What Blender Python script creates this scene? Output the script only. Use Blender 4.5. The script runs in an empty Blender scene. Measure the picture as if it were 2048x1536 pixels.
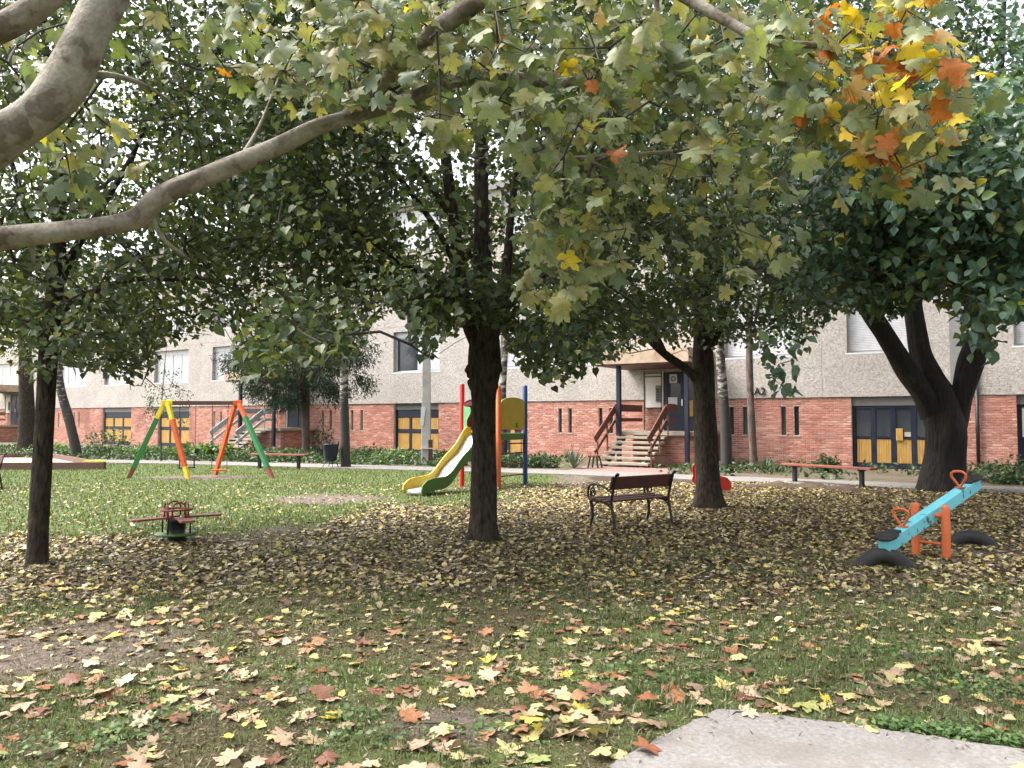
import bpy, math, random
import numpy as np
from mathutils import Vector, Matrix
random.seed(7)
rng = np.random.default_rng(11)
R = math.radians
scene = bpy.context.scene
col = scene.collection

# ------------------------------------------------------------------ camera, sky, sun, exposure
CAM_H, FPX, CXP, CYP, HZ = 1.65, 1540.0, 1024.0, 768.0, 838.0
PITCH = math.atan((HZ - CYP) / FPX)
cd = bpy.data.cameras.new("camera"); cam = bpy.data.objects.new("camera", cd); col.objects.link(cam)
cam.location = (0, 0, CAM_H); cam.rotation_euler = (math.pi / 2 + PITCH, 0, 0)
cd.sensor_width = 36.0; cd.lens = FPX / 2048 * 36.0; cd.clip_start = 0.05; cd.clip_end = 2000
scene.camera = cam

SUN_EL, SUN_AZ = R(54), R(-84)          # azimuth measured from +Y towards +X
w = bpy.data.worlds.new("World"); scene.world = w; w.use_nodes = True
wn = w.node_tree; wn.nodes.clear()
sky = wn.nodes.new("ShaderNodeTexSky"); sky.sky_type = 'NISHITA'; sky.sun_disc = False
sky.sun_elevation = SUN_EL; sky.sun_rotation = SUN_AZ
sky.air_density = 1.0; sky.dust_density = 6.0; sky.ozone_density = 1.0
hs = wn.nodes.new("ShaderNodeHueSaturation"); hs.inputs['Saturation'].default_value = 0.3
bg = wn.nodes.new("ShaderNodeBackground"); bg.inputs['Strength'].default_value = 0.15
wo = wn.nodes.new("ShaderNodeOutputWorld")
wn.links.new(sky.outputs[0], hs.inputs['Color']); wn.links.new(hs.outputs[0], bg.inputs[0]); wn.links.new(bg.outputs[0], wo.inputs[0])
sd = bpy.data.lights.new("sun", 'SUN'); sun = bpy.data.objects.new("sun", sd); col.objects.link(sun)
sd.energy = 1.3; sd.angle = R(24); sd.color = (1.0, 0.96, 0.9)
sv = Vector((math.sin(SUN_AZ) * math.cos(SUN_EL), math.cos(SUN_AZ) * math.cos(SUN_EL), math.sin(SUN_EL)))
sun.rotation_euler = sv.to_track_quat('Z', 'Y').to_euler(); sun.location = (0, 0, 30)
vs = scene.view_settings
vs.view_transform = 'Standard'; vs.look = 'None'; vs.gamma = 1; vs.use_curve_mapping = False
vs.exposure = 2.0
scene.render.engine = 'CYCLES'
scene.cycles.max_bounces = 8; scene.cycles.transparent_max_bounces = 8

# ------------------------------------------------------------------ pixel <-> place
cp, sp = math.cos(PITCH), math.sin(PITCH)
def ray(px, py):
    x, y, z = (px - CXP) / FPX, 1.0, (CYP - py) / FPX
    return Vector((x, y * cp - z * sp, y * sp + z * cp))
def gp(px, py, z=0.0):
    d = ray(px, py); s = (z - CAM_H) / d.z
    return Vector((d.x * s, d.y * s, z))
def at(px, py, Y):
    d = ray(px, py); s = Y / d.y
    return Vector((d.x * s, Y, CAM_H + d.z * s))
def proj(P):
    P = np.asarray(P, float); x, y, z = P[..., 0], P[..., 1], P[..., 2] - CAM_H
    dep = np.maximum(y * cp + z * sp, 1e-3); up = -y * sp + z * cp
    return CXP + FPX * x / dep, CYP - FPX * up / dep
def gz(x, y):
    x = np.asarray(x, float); y = np.asarray(y, float)
    return 0.009 * (np.sin(1.7 * x + .3) * np.sin(2.1 * y + 1) + 0.6 * np.sin(3.9 * x + 2 * y) * np.sin(2.9 * y - x))
def GZ(x, y): return float(gz(x, y))

# ------------------------------------------------------------------ objects
def tag(o, label=None, cat=None, group=None, kind=None):
    if label: o['label'] = label
    if cat: o['category'] = cat
    if group: o['group'] = group
    if kind: o['kind'] = kind
    return o
def thing(name, label, cat, loc=(0, 0, 0), rotz=0.0, group=None):
    o = bpy.data.objects.new(name, None); col.objects.link(o); o.empty_display_size = .2
    o.location = loc; o.rotation_euler = (0, 0, rotz)
    return tag(o, label, cat, group)
def link(name, me, mat=None, parent=None, smooth=False):
    o = bpy.data.objects.new(name, me); col.objects.link(o)
    if mat is not None and not len(me.materials): me.materials.append(mat)
    if parent is not None: o.parent = parent
    if smooth: me.polygons.foreach_set('use_smooth', np.ones(len(me.polygons), bool))
    return o
def npmesh(name, V, F, attrs=None):
    """V (n,3), F (m,k) all with the same k; attrs = {name: (type, data)} on points"""
    V = np.ascontiguousarray(V, np.float32); F = np.ascontiguousarray(F, np.int32)
    me = bpy.data.meshes.new(name); k = F.shape[1]
    me.vertices.add(len(V)); me.vertices.foreach_set('co', V.ravel())
    me.loops.add(F.size); me.loops.foreach_set('vertex_index', F.ravel())
    me.polygons.add(len(F)); me.polygons.foreach_set('loop_start', np.arange(0, F.size, k, dtype=np.int32))
    for an, (ty, data) in (attrs or {}).items():
        a = me.attributes.new(an, ty, 'POINT')
        a.data.foreach_set('color' if ty == 'FLOAT_COLOR' else 'value', np.ascontiguousarray(data, np.float32).ravel())
    me.update(calc_edges=True)
    return me
class MB:
    def __init__(s): s.V = []; s.F = []
    def add(s, V, F):
        n = len(s.V); s.V += [tuple(v) for v in V]; s.F += [tuple(i + n for i in f) for f in F]; return s
    def box(s, x0, x1, y0, y1, z0, z1):
        return s.add([(x0,y0,z0),(x1,y0,z0),(x1,y1,z0),(x0,y1,z0),(x0,y0,z1),(x1,y0,z1),(x1,y1,z1),(x0,y1,z1)],
                     [(0,3,2,1),(4,5,6,7),(0,1,5,4),(1,2,6,5),(2,3,7,6),(3,0,4,7)])
    def bar(s, a, b, wx, wz, up=(0, 0, 1)):
        a, b = Vector(a), Vector(b); d = (b - a).normalized(); u = Vector(up)
        if abs(d.dot(u)) > .99: u = Vector((1, 0, 0))
        sx = d.cross(u).normalized() * wx / 2; sz = sx.normalized().cross(d).normalized() * wz / 2
        return s.add([a-sx-sz, a+sx-sz, a+sx+sz, a-sx+sz, b-sx-sz, b+sx-sz, b+sx+sz, b-sx+sz],
                     [(0,1,2,3),(7,6,5,4),(0,4,5,1),(1,5,6,2),(2,6,7,3),(3,7,4,0)])
    def tube(s, pts, r, n=8, closed=False, cap=True, jitter=0.0):
        pts = [Vector(p) for p in pts]; m = len(pts)
        rr = r if hasattr(r, '__len__') else [r] * m
        T = []
        for i in range(m):
            a = pts[(i - 1) % m] if (closed or i > 0) else pts[0]
            b = pts[(i + 1) % m] if (closed or i < m - 1) else pts[-1]
            T.append((b - a).normalized())
        u = T[0].orthogonal().normalized(); V = []
        for i in range(m):
            u = (u - T[i] * u.dot(T[i])).normalized(); v = T[i].cross(u)
            for k in range(n):
                a = 2 * math.pi * k / n
                q = rr[i] * (1 + (random.uniform(-jitter, jitter) if jitter else 0))
                V.append(pts[i] + (u * math.cos(a) + v * math.sin(a)) * q)
        F = []
        for i in range(m if closed else m - 1):
            j = (i + 1) % m
            for k in range(n):
                F.append((i*n+k, i*n+(k+1) % n, j*n+(k+1) % n, j*n+k))
        if cap and not closed: F.append(tuple(range(n - 1, -1, -1))); F.append(tuple(range((m-1)*n, m*n)))
        return s.add(V, F)
    def prism(s, poly, o, ax, ay, th):
        o, ax, ay = Vector(o), Vector(ax), Vector(ay); nz = ax.cross(ay).normalized() * th
        n = len(poly); A = [o + ax * p[0] + ay * p[1] for p in poly]; B = [p + nz for p in A]
        return s.add(A + B, [tuple(range(n - 1, -1, -1)), tuple(range(n, 2 * n))] + [(i, (i+1) % n, n + (i+1) % n, n + i) for i in range(n)])
    def lathe(s, prof, c=(0, 0, 0), n=20, a0=0, a1=2 * math.pi):
        full = abs(a1 - a0 - 2 * math.pi) < 1e-6; k = n if full else n + 1; V = []
        for i in range(k):
            a = a0 + (a1 - a0) * i / n
            V += [(c[0] + r * math.cos(a), c[1] + r * math.sin(a), c[2] + z) for r, z in prof]
        m = len(prof); F = []
        for i in range(n):
            j = (i + 1) % k
            for q in range(m - 1): F.append((i*m+q, j*m+q, j*m+q+1, i*m+q+1))
        return s.add(V, F)
    def mesh(s, name):
        me = bpy.data.meshes.new(name); me.from_pydata(s.V, [], s.F); me.update(); return me
    def build(s, name, mat, parent=None, smooth=False, bevel=0.0):
        o = link(name, s.mesh(name), mat, parent, smooth)
        if bevel:
            b = o.modifiers.new('bevel', 'BEVEL'); b.width = bevel; b.segments = 2; b.limit_method = 'ANGLE'
        return o
def spline(pts, step):
    """Catmull-Rom through points of any width, resampled about every step metres"""
    P = np.array([list(p) for p in pts], float); out = []
    Q = np.vstack([2 * P[0] - P[1], P, 2 * P[-1] - P[-2]])
    for i in range(1, len(Q) - 2):
        p0, p1, p2, p3 = Q[i-1:i+3]; n = max(1, int(round(np.linalg.norm((p2 - p1)[:3]) / step)))
        for k in range(n):
            t = k / n
            out.append(.5 * (2*p1 + (p2-p0)*t + (2*p0-5*p1+4*p2-p3)*t*t + (3*p1-p0-3*p2+p3)*t**3))
    out.append(P[-1]); return np.array(out)

# ------------------------------------------------------------------ materials
def newmat(name):
    m = bpy.data.materials.new(name); m.use_nodes = True; nt = m.node_tree
    return m, nt, nt.nodes['Principled BSDF'], nt.nodes['Material Output']
def nd(nt, ty, **kw):
    n = nt.nodes.new(ty)
    for k, v in kw.items(): setattr(n, k, v)
    return n
def ramp(nt, stops, fac=None, interp='LINEAR'):
    r = nd(nt, 'ShaderNodeValToRGB'); cr = r.color_ramp; cr.interpolation = interp
    while len(cr.elements) < len(stops): cr.elements.new(.5)
    for e, (p, c) in zip(cr.elements, stops):
        e.position = p; e.color = (c[0], c[1], c[2], 1) if hasattr(c, '__len__') else (c, c, c, 1)
    if fac is not None: nt.links.new(fac, r.inputs[0])
    return r
def noise(nt, scale, detail=4, stretch=None, coord='Object', rough=.55):
    tc = nd(nt, 'ShaderNodeTexCoord'); n = nd(nt, 'ShaderNodeTexNoise')
    n.inputs['Scale'].default_value = scale; n.inputs['Detail'].default_value = detail; n.inputs['Roughness'].default_value = rough
    if stretch:
        mp = nd(nt, 'ShaderNodeMapping'); mp.inputs['Scale'].default_value = stretch
        nt.links.new(tc.outputs[coord], mp.inputs[0]); nt.links.new(mp.outputs[0], n.inputs['Vector'])
    else: nt.links.new(tc.outputs[coord], n.inputs['Vector'])
    return n
def mixc(nt, fac, a, b, mode='MIX'):
    m = nd(nt, 'ShaderNodeMix', data_type='RGBA', blend_type=mode)
    for s, i in ((fac, 0), (a, 6), (b, 7)):
        if isinstance(s, bpy.types.NodeSocket): nt.links.new(s, m.inputs[i])
        elif hasattr(s, '__len__'): m.inputs[i].default_value = (s[0], s[1], s[2], 1)
        else: m.inputs[i].default_value = s
    return m.outputs[2]
def bump(nt, bs, h, strength, dist):
    b = nd(nt, 'ShaderNodeBump'); b.inputs['Strength'].default_value = strength; b.inputs['Distance'].default_value = dist
    nt.links.new(h, b.inputs['Height']); nt.links.new(b.outputs[0], bs.inputs['Normal'])
def surf(name, c1, c2, scale=6, rough=.7, bstr=.3, bdist=.01, bscale=None, stretch=None, metal=0, spec=.4, c3=None, s3=2.0, t3=(.55, .7), rv=.12):
    m, nt, bs, out = newmat(name)
    n = noise(nt, scale, 6, stretch); r = ramp(nt, [(.3, c1), (.7, c2)], n.outputs[0]); c = r.outputs[0]
    if c3:
        n3 = noise(nt, s3, 5, None); r3 = ramp(nt, [(t3[0], 0), (t3[1], 1)], n3.outputs[0]); c = mixc(nt, r3.outputs[0], c, c3)
    nt.links.new(c, bs.inputs['Base Color'])
    rr = ramp(nt, [(.3, max(rough - rv, .05)), (.7, min(rough + rv, 1))], n.outputs[0]); nt.links.new(rr.outputs[0], bs.inputs['Roughness'])
    bs.inputs['Metallic'].default_value = metal; bs.inputs['Specular IOR Level'].default_value = spec
    if bstr:
        bn = noise(nt, bscale or scale * 3, 6, stretch); bump(nt, bs, bn.outputs[0], bstr, bdist)
    return m
def leafmat(name, stops=None, src='island', trans=.35, rough=.5, blotch=None, spec=.35):
    m, nt, bs, out = newmat(name)
    if src == 'island':
        g = nd(nt, 'ShaderNodeNewGeometry'); c = ramp(nt, stops, g.outputs['Random Per Island']).outputs[0]
    elif src == 'attr':
        a = nd(nt, 'ShaderNodeAttribute', attribute_name='col'); c = a.outputs['Color']
    else:
        oi = nd(nt, 'ShaderNodeObjectInfo'); c = oi.outputs['Color']
    n = noise(nt, 9, 4); v = ramp(nt, [(.25, .72), (.75, 1.25)], n.outputs[0]); c = mixc(nt, 1.0, c, v.outputs[0], 'MULTIPLY')
    if blotch:
        n2 = noise(nt, blotch[1], 3); r2 = ramp(nt, [(blotch[2], 0), (blotch[2] + .12, 1)], n2.outputs[0]); c = mixc(nt, r2.outputs[0], c, blotch[0])
    nt.links.new(c, bs.inputs['Base Color']); bs.inputs['Roughness'].default_value = rough; bs.inputs['Specular IOR Level'].default_value = spec
    if trans:
        tr = nd(nt, 'ShaderNodeBsdfTranslucent'); mx = nd(nt, 'ShaderNodeMixShader'); mx.inputs[0].default_value = trans
        c2 = mixc(nt, 1.0, c, (1.15, 1.2, .55), 'MULTIPLY'); nt.links.new(c2, tr.inputs[0])
        nt.links.new(bs.outputs[0], mx.inputs[1]); nt.links.new(tr.outputs[0], mx.inputs[2]); nt.links.new(mx.outputs[0], out.inputs[0])
    return m

def paint(name, c, wear=None, rough=.45, t=(.62, .72), s=7):
    d = tuple(v * .8 for v in c); return surf(name, d, c, 5, rough, .15, .002, 60, c3=wear or tuple(v * .55 for v in c), s3=s, t3=t)
MAT = {}
MAT['bark'] = surf('bark', (.012, .009, .007), (.075, .060, .048), 26, .92, 1.0, .05, 34, (1, 1, .3), spec=.12, c3=(.055, .052, .035), s3=2.3, t3=(.56, .80))
MAT['bark_wet'] = surf('bark_wet', (.005, .004, .004), (.028, .022, .018), 16, .75, 1.0, .07, 20, (1, 1, .2), spec=.3, c3=(.05, .04, .028), s3=2.2, t3=(.62, .78))
MAT['twig'] = surf('twig', (.03, .025, .02), (.07, .06, .05), 8, .85, .3, .005)
MAT['pine_bark'] = surf('pine_bark', (.06, .042, .035), (.17, .13, .11), 12, .9, 1.0, .02, 20, (1, 1, .4), spec=.15)
def plane_bark():
    m, nt, bs, out = newmat('plane_bark')
    n = noise(nt, 6, 3, (1, 1, 1)); n.inputs['Distortion'].default_value = .3; r = ramp(nt, [(.42, (.12, .098, .078)), (.47, (.19, .165, .135)), (.58, (.235, .21, .175))], n.outputs[0], 'EASE')
    n2 = noise(nt, 40, 4); v = ramp(nt, [(.3, .8), (.7, 1.15)], n2.outputs[0])
    nt.links.new(mixc(nt, 1.0, r.outputs[0], v.outputs[0], 'MULTIPLY'), bs.inputs['Base Color']); bs.inputs['Roughness'].default_value = .85
    bs.inputs['Specular IOR Level'].default_value = .2
    bump(nt, bs, n2.outputs[0], .6, .012); return m
MAT['plane_bark'] = plane_bark()
def birch_bark():
    m, nt, bs, out = newmat('birch_bark')
    n = noise(nt, 5, 5, (1, 1, 2.2)); tcn = nd(nt, 'ShaderNodeTexCoord'); sx = nd(nt, 'ShaderNodeSeparateXYZ'); nt.links.new(tcn.outputs['Object'], sx.inputs[0])
    mr = nd(nt, 'ShaderNodeMapRange'); mr.inputs[1].default_value = 0; mr.inputs[2].default_value = 3.2; mr.inputs[3].default_value = .25; mr.inputs[4].default_value = -.02
    nt.links.new(sx.outputs[2], mr.inputs[0])
    ad = nd(nt, 'ShaderNodeMath', operation='ADD'); nt.links.new(n.outputs[0], ad.inputs[0]); nt.links.new(mr.outputs[0], ad.inputs[1])
    r = ramp(nt, [(.38, (.27, .255, .23)), (.50, (.03, .026, .023))], ad.outputs[0]); nt.links.new(r.outputs[0], bs.inputs['Base Color'])
    bs.inputs['Roughness'].default_value = .8; bump(nt, bs, n.outputs[0], .6, .02); return m
MAT['birch_bark'] = birch_bark()
G = lambda *a: a
MAT['linden'] = leafmat('linden_leaf', [(0, (.044, .066, .036)), (.45, (.074, .105, .052)), (.8, (.11, .14, .062)), (.95, (.16, .18, .065)), (1, (.27, .25, .07))], trans=.32, rough=.5)
MAT['linden_dark'] = leafmat('linden_leaf_dark', [(0, (.036, .060, .040)), (.5, (.060, .096, .055)), (.9, (.095, .13, .064)), (1, (.18, .19, .07))], trans=.28, rough=.42)
MAT['mulberry'] = leafmat('mulberry_leaf', [(0, (.05, .098, .066)), (.5, (.08, .14, .092)), (.86, (.105, .165, .095)), (.96, (.15, .21, .065)), (1, (.34, .30, .06))], trans=.3, rough=.36, spec=.5)
MAT['mulberry_one'] = leafmat('mulberry_leaf_one', src='object', trans=.3, rough=.36, spec=.5)
MAT['plane_leaf'] = leafmat('plane_leaf', src='attr', trans=.4, rough=.5, blotch=((.30, .12, .03), 14, .66))
MAT['plane_leaf_one'] = leafmat('plane_leaf_one', src='object', trans=.4, rough=.5, blotch=((.30, .12, .03), 14, .66))
MAT['dry_leaf_one'] = leafmat('dry_leaf_one', src='object', trans=.12, rough=.6, blotch=((.13, .06, .025), 12, .6))
MAT['litter'] = leafmat('litter_leaf', [(0, (.045, .03, .02)), (.26, (.10, .07, .04)), (.44, (.20, .145, .085)), (.64, (.34, .265, .15)), (.78, (.44, .36, .17)), (.90, (.54, .43, .09)), (1, (.6, .55, .44))], trans=.1, rough=.55)
MAT['birch_leaf'] = leafmat('birch_leaf', [(0, (.05, .07, .025)), (.6, (.09, .11, .035)), (1, (.26, .23, .07))], trans=.35)
MAT['juniper'] = leafmat('juniper_spray', [(0, (.025, .045, .028)), (.6, (.045, .075, .045)), (.93, (.07, .10, .05)), (1, (.16, .10, .06))], trans=.12, rough=.7)
MAT['grass'] = leafmat('grass_blade', [(0, (.065, .085, .034)), (.5, (.098, .132, .05)), (.85, (.135, .17, .068)), (1, (.30, .26, .15))], trans=.3, rough=.5)
MAT['grass_dry'] = leafmat('grass_blade_dry', [(0, (.06, .05, .03)), (.35, (.11, .09, .05)), (.65, (.085, .10, .04)), (.85, (.17, .14, .08)), (1, (.30, .25, .16))], trans=.2, rough=.6)
MAT['straw'] = leafmat('straw', [(0, (.045, .033, .022)), (.4, (.12, .09, .055)), (.75, (.23, .18, .11)), (1, (.38, .32, .22))], trans=.1, rough=.7)
MAT['herb'] = leafmat('herb_leaf', [(0, (.06, .11, .034)), (.6, (.10, .17, .055)), (1, (.16, .22, .08))], trans=.3, rough=.45)
MAT['bedplant'] = leafmat('bed_leaf', [(0, (.03, .055, .025)), (.6, (.055, .095, .038)), (1, (.10, .14, .055))], trans=.25, rough=.5)
MAT['yucca'] = leafmat('yucca_blade', [(0, (.07, .11, .075)), (1, (.13, .18, .12))], trans=.1, rough=.45)

MAT['concrete'] = surf('concrete', (.17, .158, .148), (.28, .262, .245), 38, .9, .7, .008, 90, spec=.2, c3=(.16, .14, .125), s3=2.8, t3=(.45, .75))
MAT['path'] = surf('path', (.15, .14, .13), (.23, .215, .20), 5, .9, .5, .006, 60, spec=.2, c3=(.16, .14, .12), s3=.8)
MAT['redpaving'] = surf('redpaving', (.18, .11, .10), (.25, .17, .15), 6, .9, .4, .006, 50, spec=.2)
MAT['step'] = surf('step', (.26, .22, .165), (.38, .33, .26), 6, .85, .4, .005, 50, c3=(.22, .18, .13), s3=3)
MAT['grey'] = surf('grey', (.16, .155, .15), (.21, .20, .195), 5, .8, .2, .004)
MAT['navy'] = paint('navy', (.012, .016, .035), (.03, .03, .035), .45)
MAT['blackmetal'] = paint('blackmetal', (.012, .012, .014), (.04, .03, .025), .5)
MAT['iron'] = surf('iron', (.012, .011, .011), (.03, .027, .025), 20, .5, .3, .003, metal=.3)
MAT['brownwood'] = surf('brownwood', (.060, .018, .014), (.095, .030, .022), 5, .55, .35, .004, 14, (6, 6, 6), c3=(.045, .02, .016), s3=4)
MAT['railbrown'] = surf('railbrown', (.10, .035, .022), (.15, .055, .035), 5, .55, .3, .004, 20)
MAT['railgrey'] = surf('railgrey', (.26, .30, .31), (.38, .42, .43), 4, .6, .3, .004, 20, c3=(.2, .2, .19), s3=5)
MAT['railtan'] = surf('railtan', (.26, .18, .11), (.36, .26, .17), 4, .6, .3, .004, 20)
MAT['benchred'] = surf('benchred', (.16, .045, .028), (.26, .08, .05), 4, .55, .35, .004, 18, c3=(.12, .07, .05), s3=6)
MAT['polec'] = surf('polec', (.30, .29, .275), (.40, .385, .365), 6, .9, .4, .006, 50, c3=(.22, .21, .2), s3=1.2)
MAT['white'] = paint('white', (.58, .58, .61), (.5, .5, .5), .4, t=(.7, .8))
MAT['cream'] = surf('cream', (.55, .52, .47), (.66, .63, .58), 4, .6, .2, .004)
MAT['green'] = paint('green', (.035, .20, .065), (.05, .10, .05))
MAT['palegreen'] = paint('palegreen', (.17, .42, .20), (.2, .35, .2))
MAT['darkgreen'] = paint('darkgreen', (.06, .15, .03), (.06, .09, .03))
MAT['orange'] = paint('orange', (.72, .13, .035), (.40, .11, .05))
MAT['postorange'] = paint('postorange', (.62, .14, .04), (.36, .12, .05))
MAT['yellow'] = paint('yellow', (.68, .42, .02), (.5, .32, .03), s=4)
MAT['panelyellow'] = paint('panelyellow', (.42, .32, .02), (.36, .28, .03), s=3)
MAT['brightyellow'] = paint('brightyellow', (.85, .68, .04), (.6, .45, .05))
MAT['red'] = paint('red', (.55, .025, .02), (.35, .03, .02))
MAT['darkred'] = paint('darkred', (.14, .02, .02), (.1, .03, .03))
MAT['blue'] = paint('blue', (.015, .06, .20), (.03, .06, .12))
MAT['teal'] = surf('teal', (.13, .48, .56), (.17, .55, .62), 4, .5, .2, .003, 40, c3=(.05, .12, .12), s3=7, t3=(.62, .64))
MAT['rubber'] = surf('rubber', (.012, .012, .013), (.028, .027, .027), 12, .65, .3, .003)
MAT['beam'] = surf('beam', (.10, .05, .04), (.15, .08, .065), 4, .7, .3, .004, 20)
MAT['rust'] = surf('rust', (.16, .045, .03), (.24, .075, .05), 8, .6, .3, .003)
def steel():
    m, nt, bs, out = newmat('steel'); bs.inputs['Base Color'].default_value = (.78, .78, .80, 1); bs.inputs['Metallic'].default_value = .85
    n = noise(nt, 14, 5); r = ramp(nt, [(.3, .3), (.7, .48)], n.outputs[0]); nt.links.new(r.outputs[0], bs.inputs['Roughness']); return m
MAT['steel'] = steel()
def glass():
    m, nt, bs, out = newmat('glass'); bs.inputs['Base Color'].default_value = (.035, .04, .05, 1); bs.inputs['Roughness'].default_value = .06
    bs.inputs['Specular IOR Level'].default_value = .7; return m
MAT['glass'] = glass()
def slats(name, c1, c2):
    m, nt, bs, out = newmat(name); n = noise(nt, 3, 5, (9, 9, .8)); r = ramp(nt, [(.3, c1), (.7, c2)], n.outputs[0])
    nt.links.new(r.outputs[0], bs.inputs['Base Color']); bs.inputs['Roughness'].default_value = .6; bump(nt, bs, n.outputs[0], .4, .004); return m
MAT['yellowwood'] = slats('yellowwood', (.30, .16, .035), (.50, .30, .075))
def brickmat():
    m, nt, bs, out = newmat('brick'); g = nd(nt, 'ShaderNodeNewGeometry')
    oi = nd(nt, 'ShaderNodeObjectInfo'); ad = nd(nt, 'ShaderNodeMath', operation='ADD'); fr = nd(nt, 'ShaderNodeMath', operation='FRACT')
    nt.links.new(g.outputs['Random Per Island'], ad.inputs[0]); nt.links.new(oi.outputs['Random'], ad.inputs[1]); nt.links.new(ad.outputs[0], fr.inputs[0])
    c = ramp(nt, [(0, (.33, .135, .095)), (.5, (.43, .185, .135)), (.85, (.50, .24, .18)), (1, (.55, .33, .26))], fr.outputs[0]).outputs[0]
    # damp stains with a shape of their own, in world coordinates so that every brick sees the same patch
    n = nd(nt, 'ShaderNodeTexNoise'); n.inputs['Scale'].default_value = .55; n.inputs['Detail'].default_value = 5
    mp = nd(nt, 'ShaderNodeMapping'); mp.inputs['Scale'].default_value = (1, 1, .55); nt.links.new(g.outputs['Position'], mp.inputs[0]); nt.links.new(mp.outputs[0], n.inputs['Vector'])
    r = ramp(nt, [(.53, 0), (.68, .7)], n.outputs[0]); c = mixc(nt, r.outputs[0], c, (.20, .06, .045))
    n2 = nd(nt, 'ShaderNodeTexNoise'); n2.inputs['Scale'].default_value = 30; nt.links.new(g.outputs['Position'], n2.inputs['Vector'])
    v = ramp(nt, [(.3, .85), (.7, 1.12)], n2.outputs[0]); c = mixc(nt, 1.0, c, v.outputs[0], 'MULTIPLY')
    nt.links.new(c, bs.inputs['Base Color']); bs.inputs['Roughness'].default_value = .85; bs.inputs['Specular IOR Level'].default_value = .2
    bump(nt, bs, n2.outputs[0], .3, .004); return m
MAT['brick'] = brickmat()
MAT['mortar'] = surf('mortar', (.36, .27, .235), (.55, .46, .42), 3, .95, .3, .004, spec=.1)
def pebble():
    m, nt, bs, out = newmat('pebbledash'); n = noise(nt, 15, 8, rough=.8); n0 = noise(nt, .8, 5)
    r = ramp(nt, [(.34, (.22, .195, .175)), (.5, (.40, .365, .335)), (.66, (.52, .485, .45))], n.outputs[0])
    v = ramp(nt, [(.3, .86), (.7, 1.06)], n0.outputs[0]); nt.links.new(mixc(nt, 1.0, r.outputs[0], v.outputs[0], 'MULTIPLY'), bs.inputs['Base Color'])
    bs.inputs['Roughness'].default_value = .95; bs.inputs['Specular IOR Level'].default_value = .15; bump(nt, bs, n.outputs[0], 1.0, .04); return m
MAT['pebble'] = pebble()
MAT['canopy'] = surf('canopy', (.34, .25, .18), (.46, .36, .27), 5, .9, .4, .006, 40, c3=(.26, .17, .12), s3=2)
MAT['berm'] = surf('berm', (.06, .045, .033), (.12, .09, .065), 8, .95, .8, .03, 25, spec=.1)
# ------------------------------------------------------------------ ground zones (grass, bare earth, leaf litter), in metres
def sst(a, b, x): t = np.clip((x - a) / (b - a), 0, 1); return t * t * (3 - 2 * t)
_vr = np.random.default_rng(3); _lat = _vr.random((64, 64))
def vnoise(x, y, s):
    x = np.asarray(x, float) * s; y = np.asarray(y, float) * s
    i = np.floor(x).astype(int); j = np.floor(y).astype(int); u = x - i; v = y - j
    u = u * u * (3 - 2 * u); v = v * v * (3 - 2 * v); L = lambda a, b: _lat[a % 64, b % 64]
    return (L(i, j) * (1-u) + L(i+1, j) * u) * (1-v) + (L(i, j+1) * (1-u) + L(i+1, j+1) * u) * v
def fbm(x, y, s): return .55 * vnoise(x, y, s) + .3 * vnoise(x + 7, y + 3, s * 2.3) + .15 * vnoise(x + 2, y + 9, s * 5.1)
def blob(x, y, px, py, rx, ry):
    c = gp(px, py); d = ((x - c.x) / rx) ** 2 + ((y - c.y) / ry) ** 2
    return np.exp(-d)
PATHPX = [(-500, 912), (0, 921), (300, 925), (600, 932), (900, 940), (1150, 947), (1400, 957), (1600, 965), (1800, 973), (2048, 983), (2400, 997)]
pathpts = np.array([gp(*p)[:2] for p in PATHPX])
def pathy(x): return np.interp(x, pathpts[:, 0], pathpts[:, 1])
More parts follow.
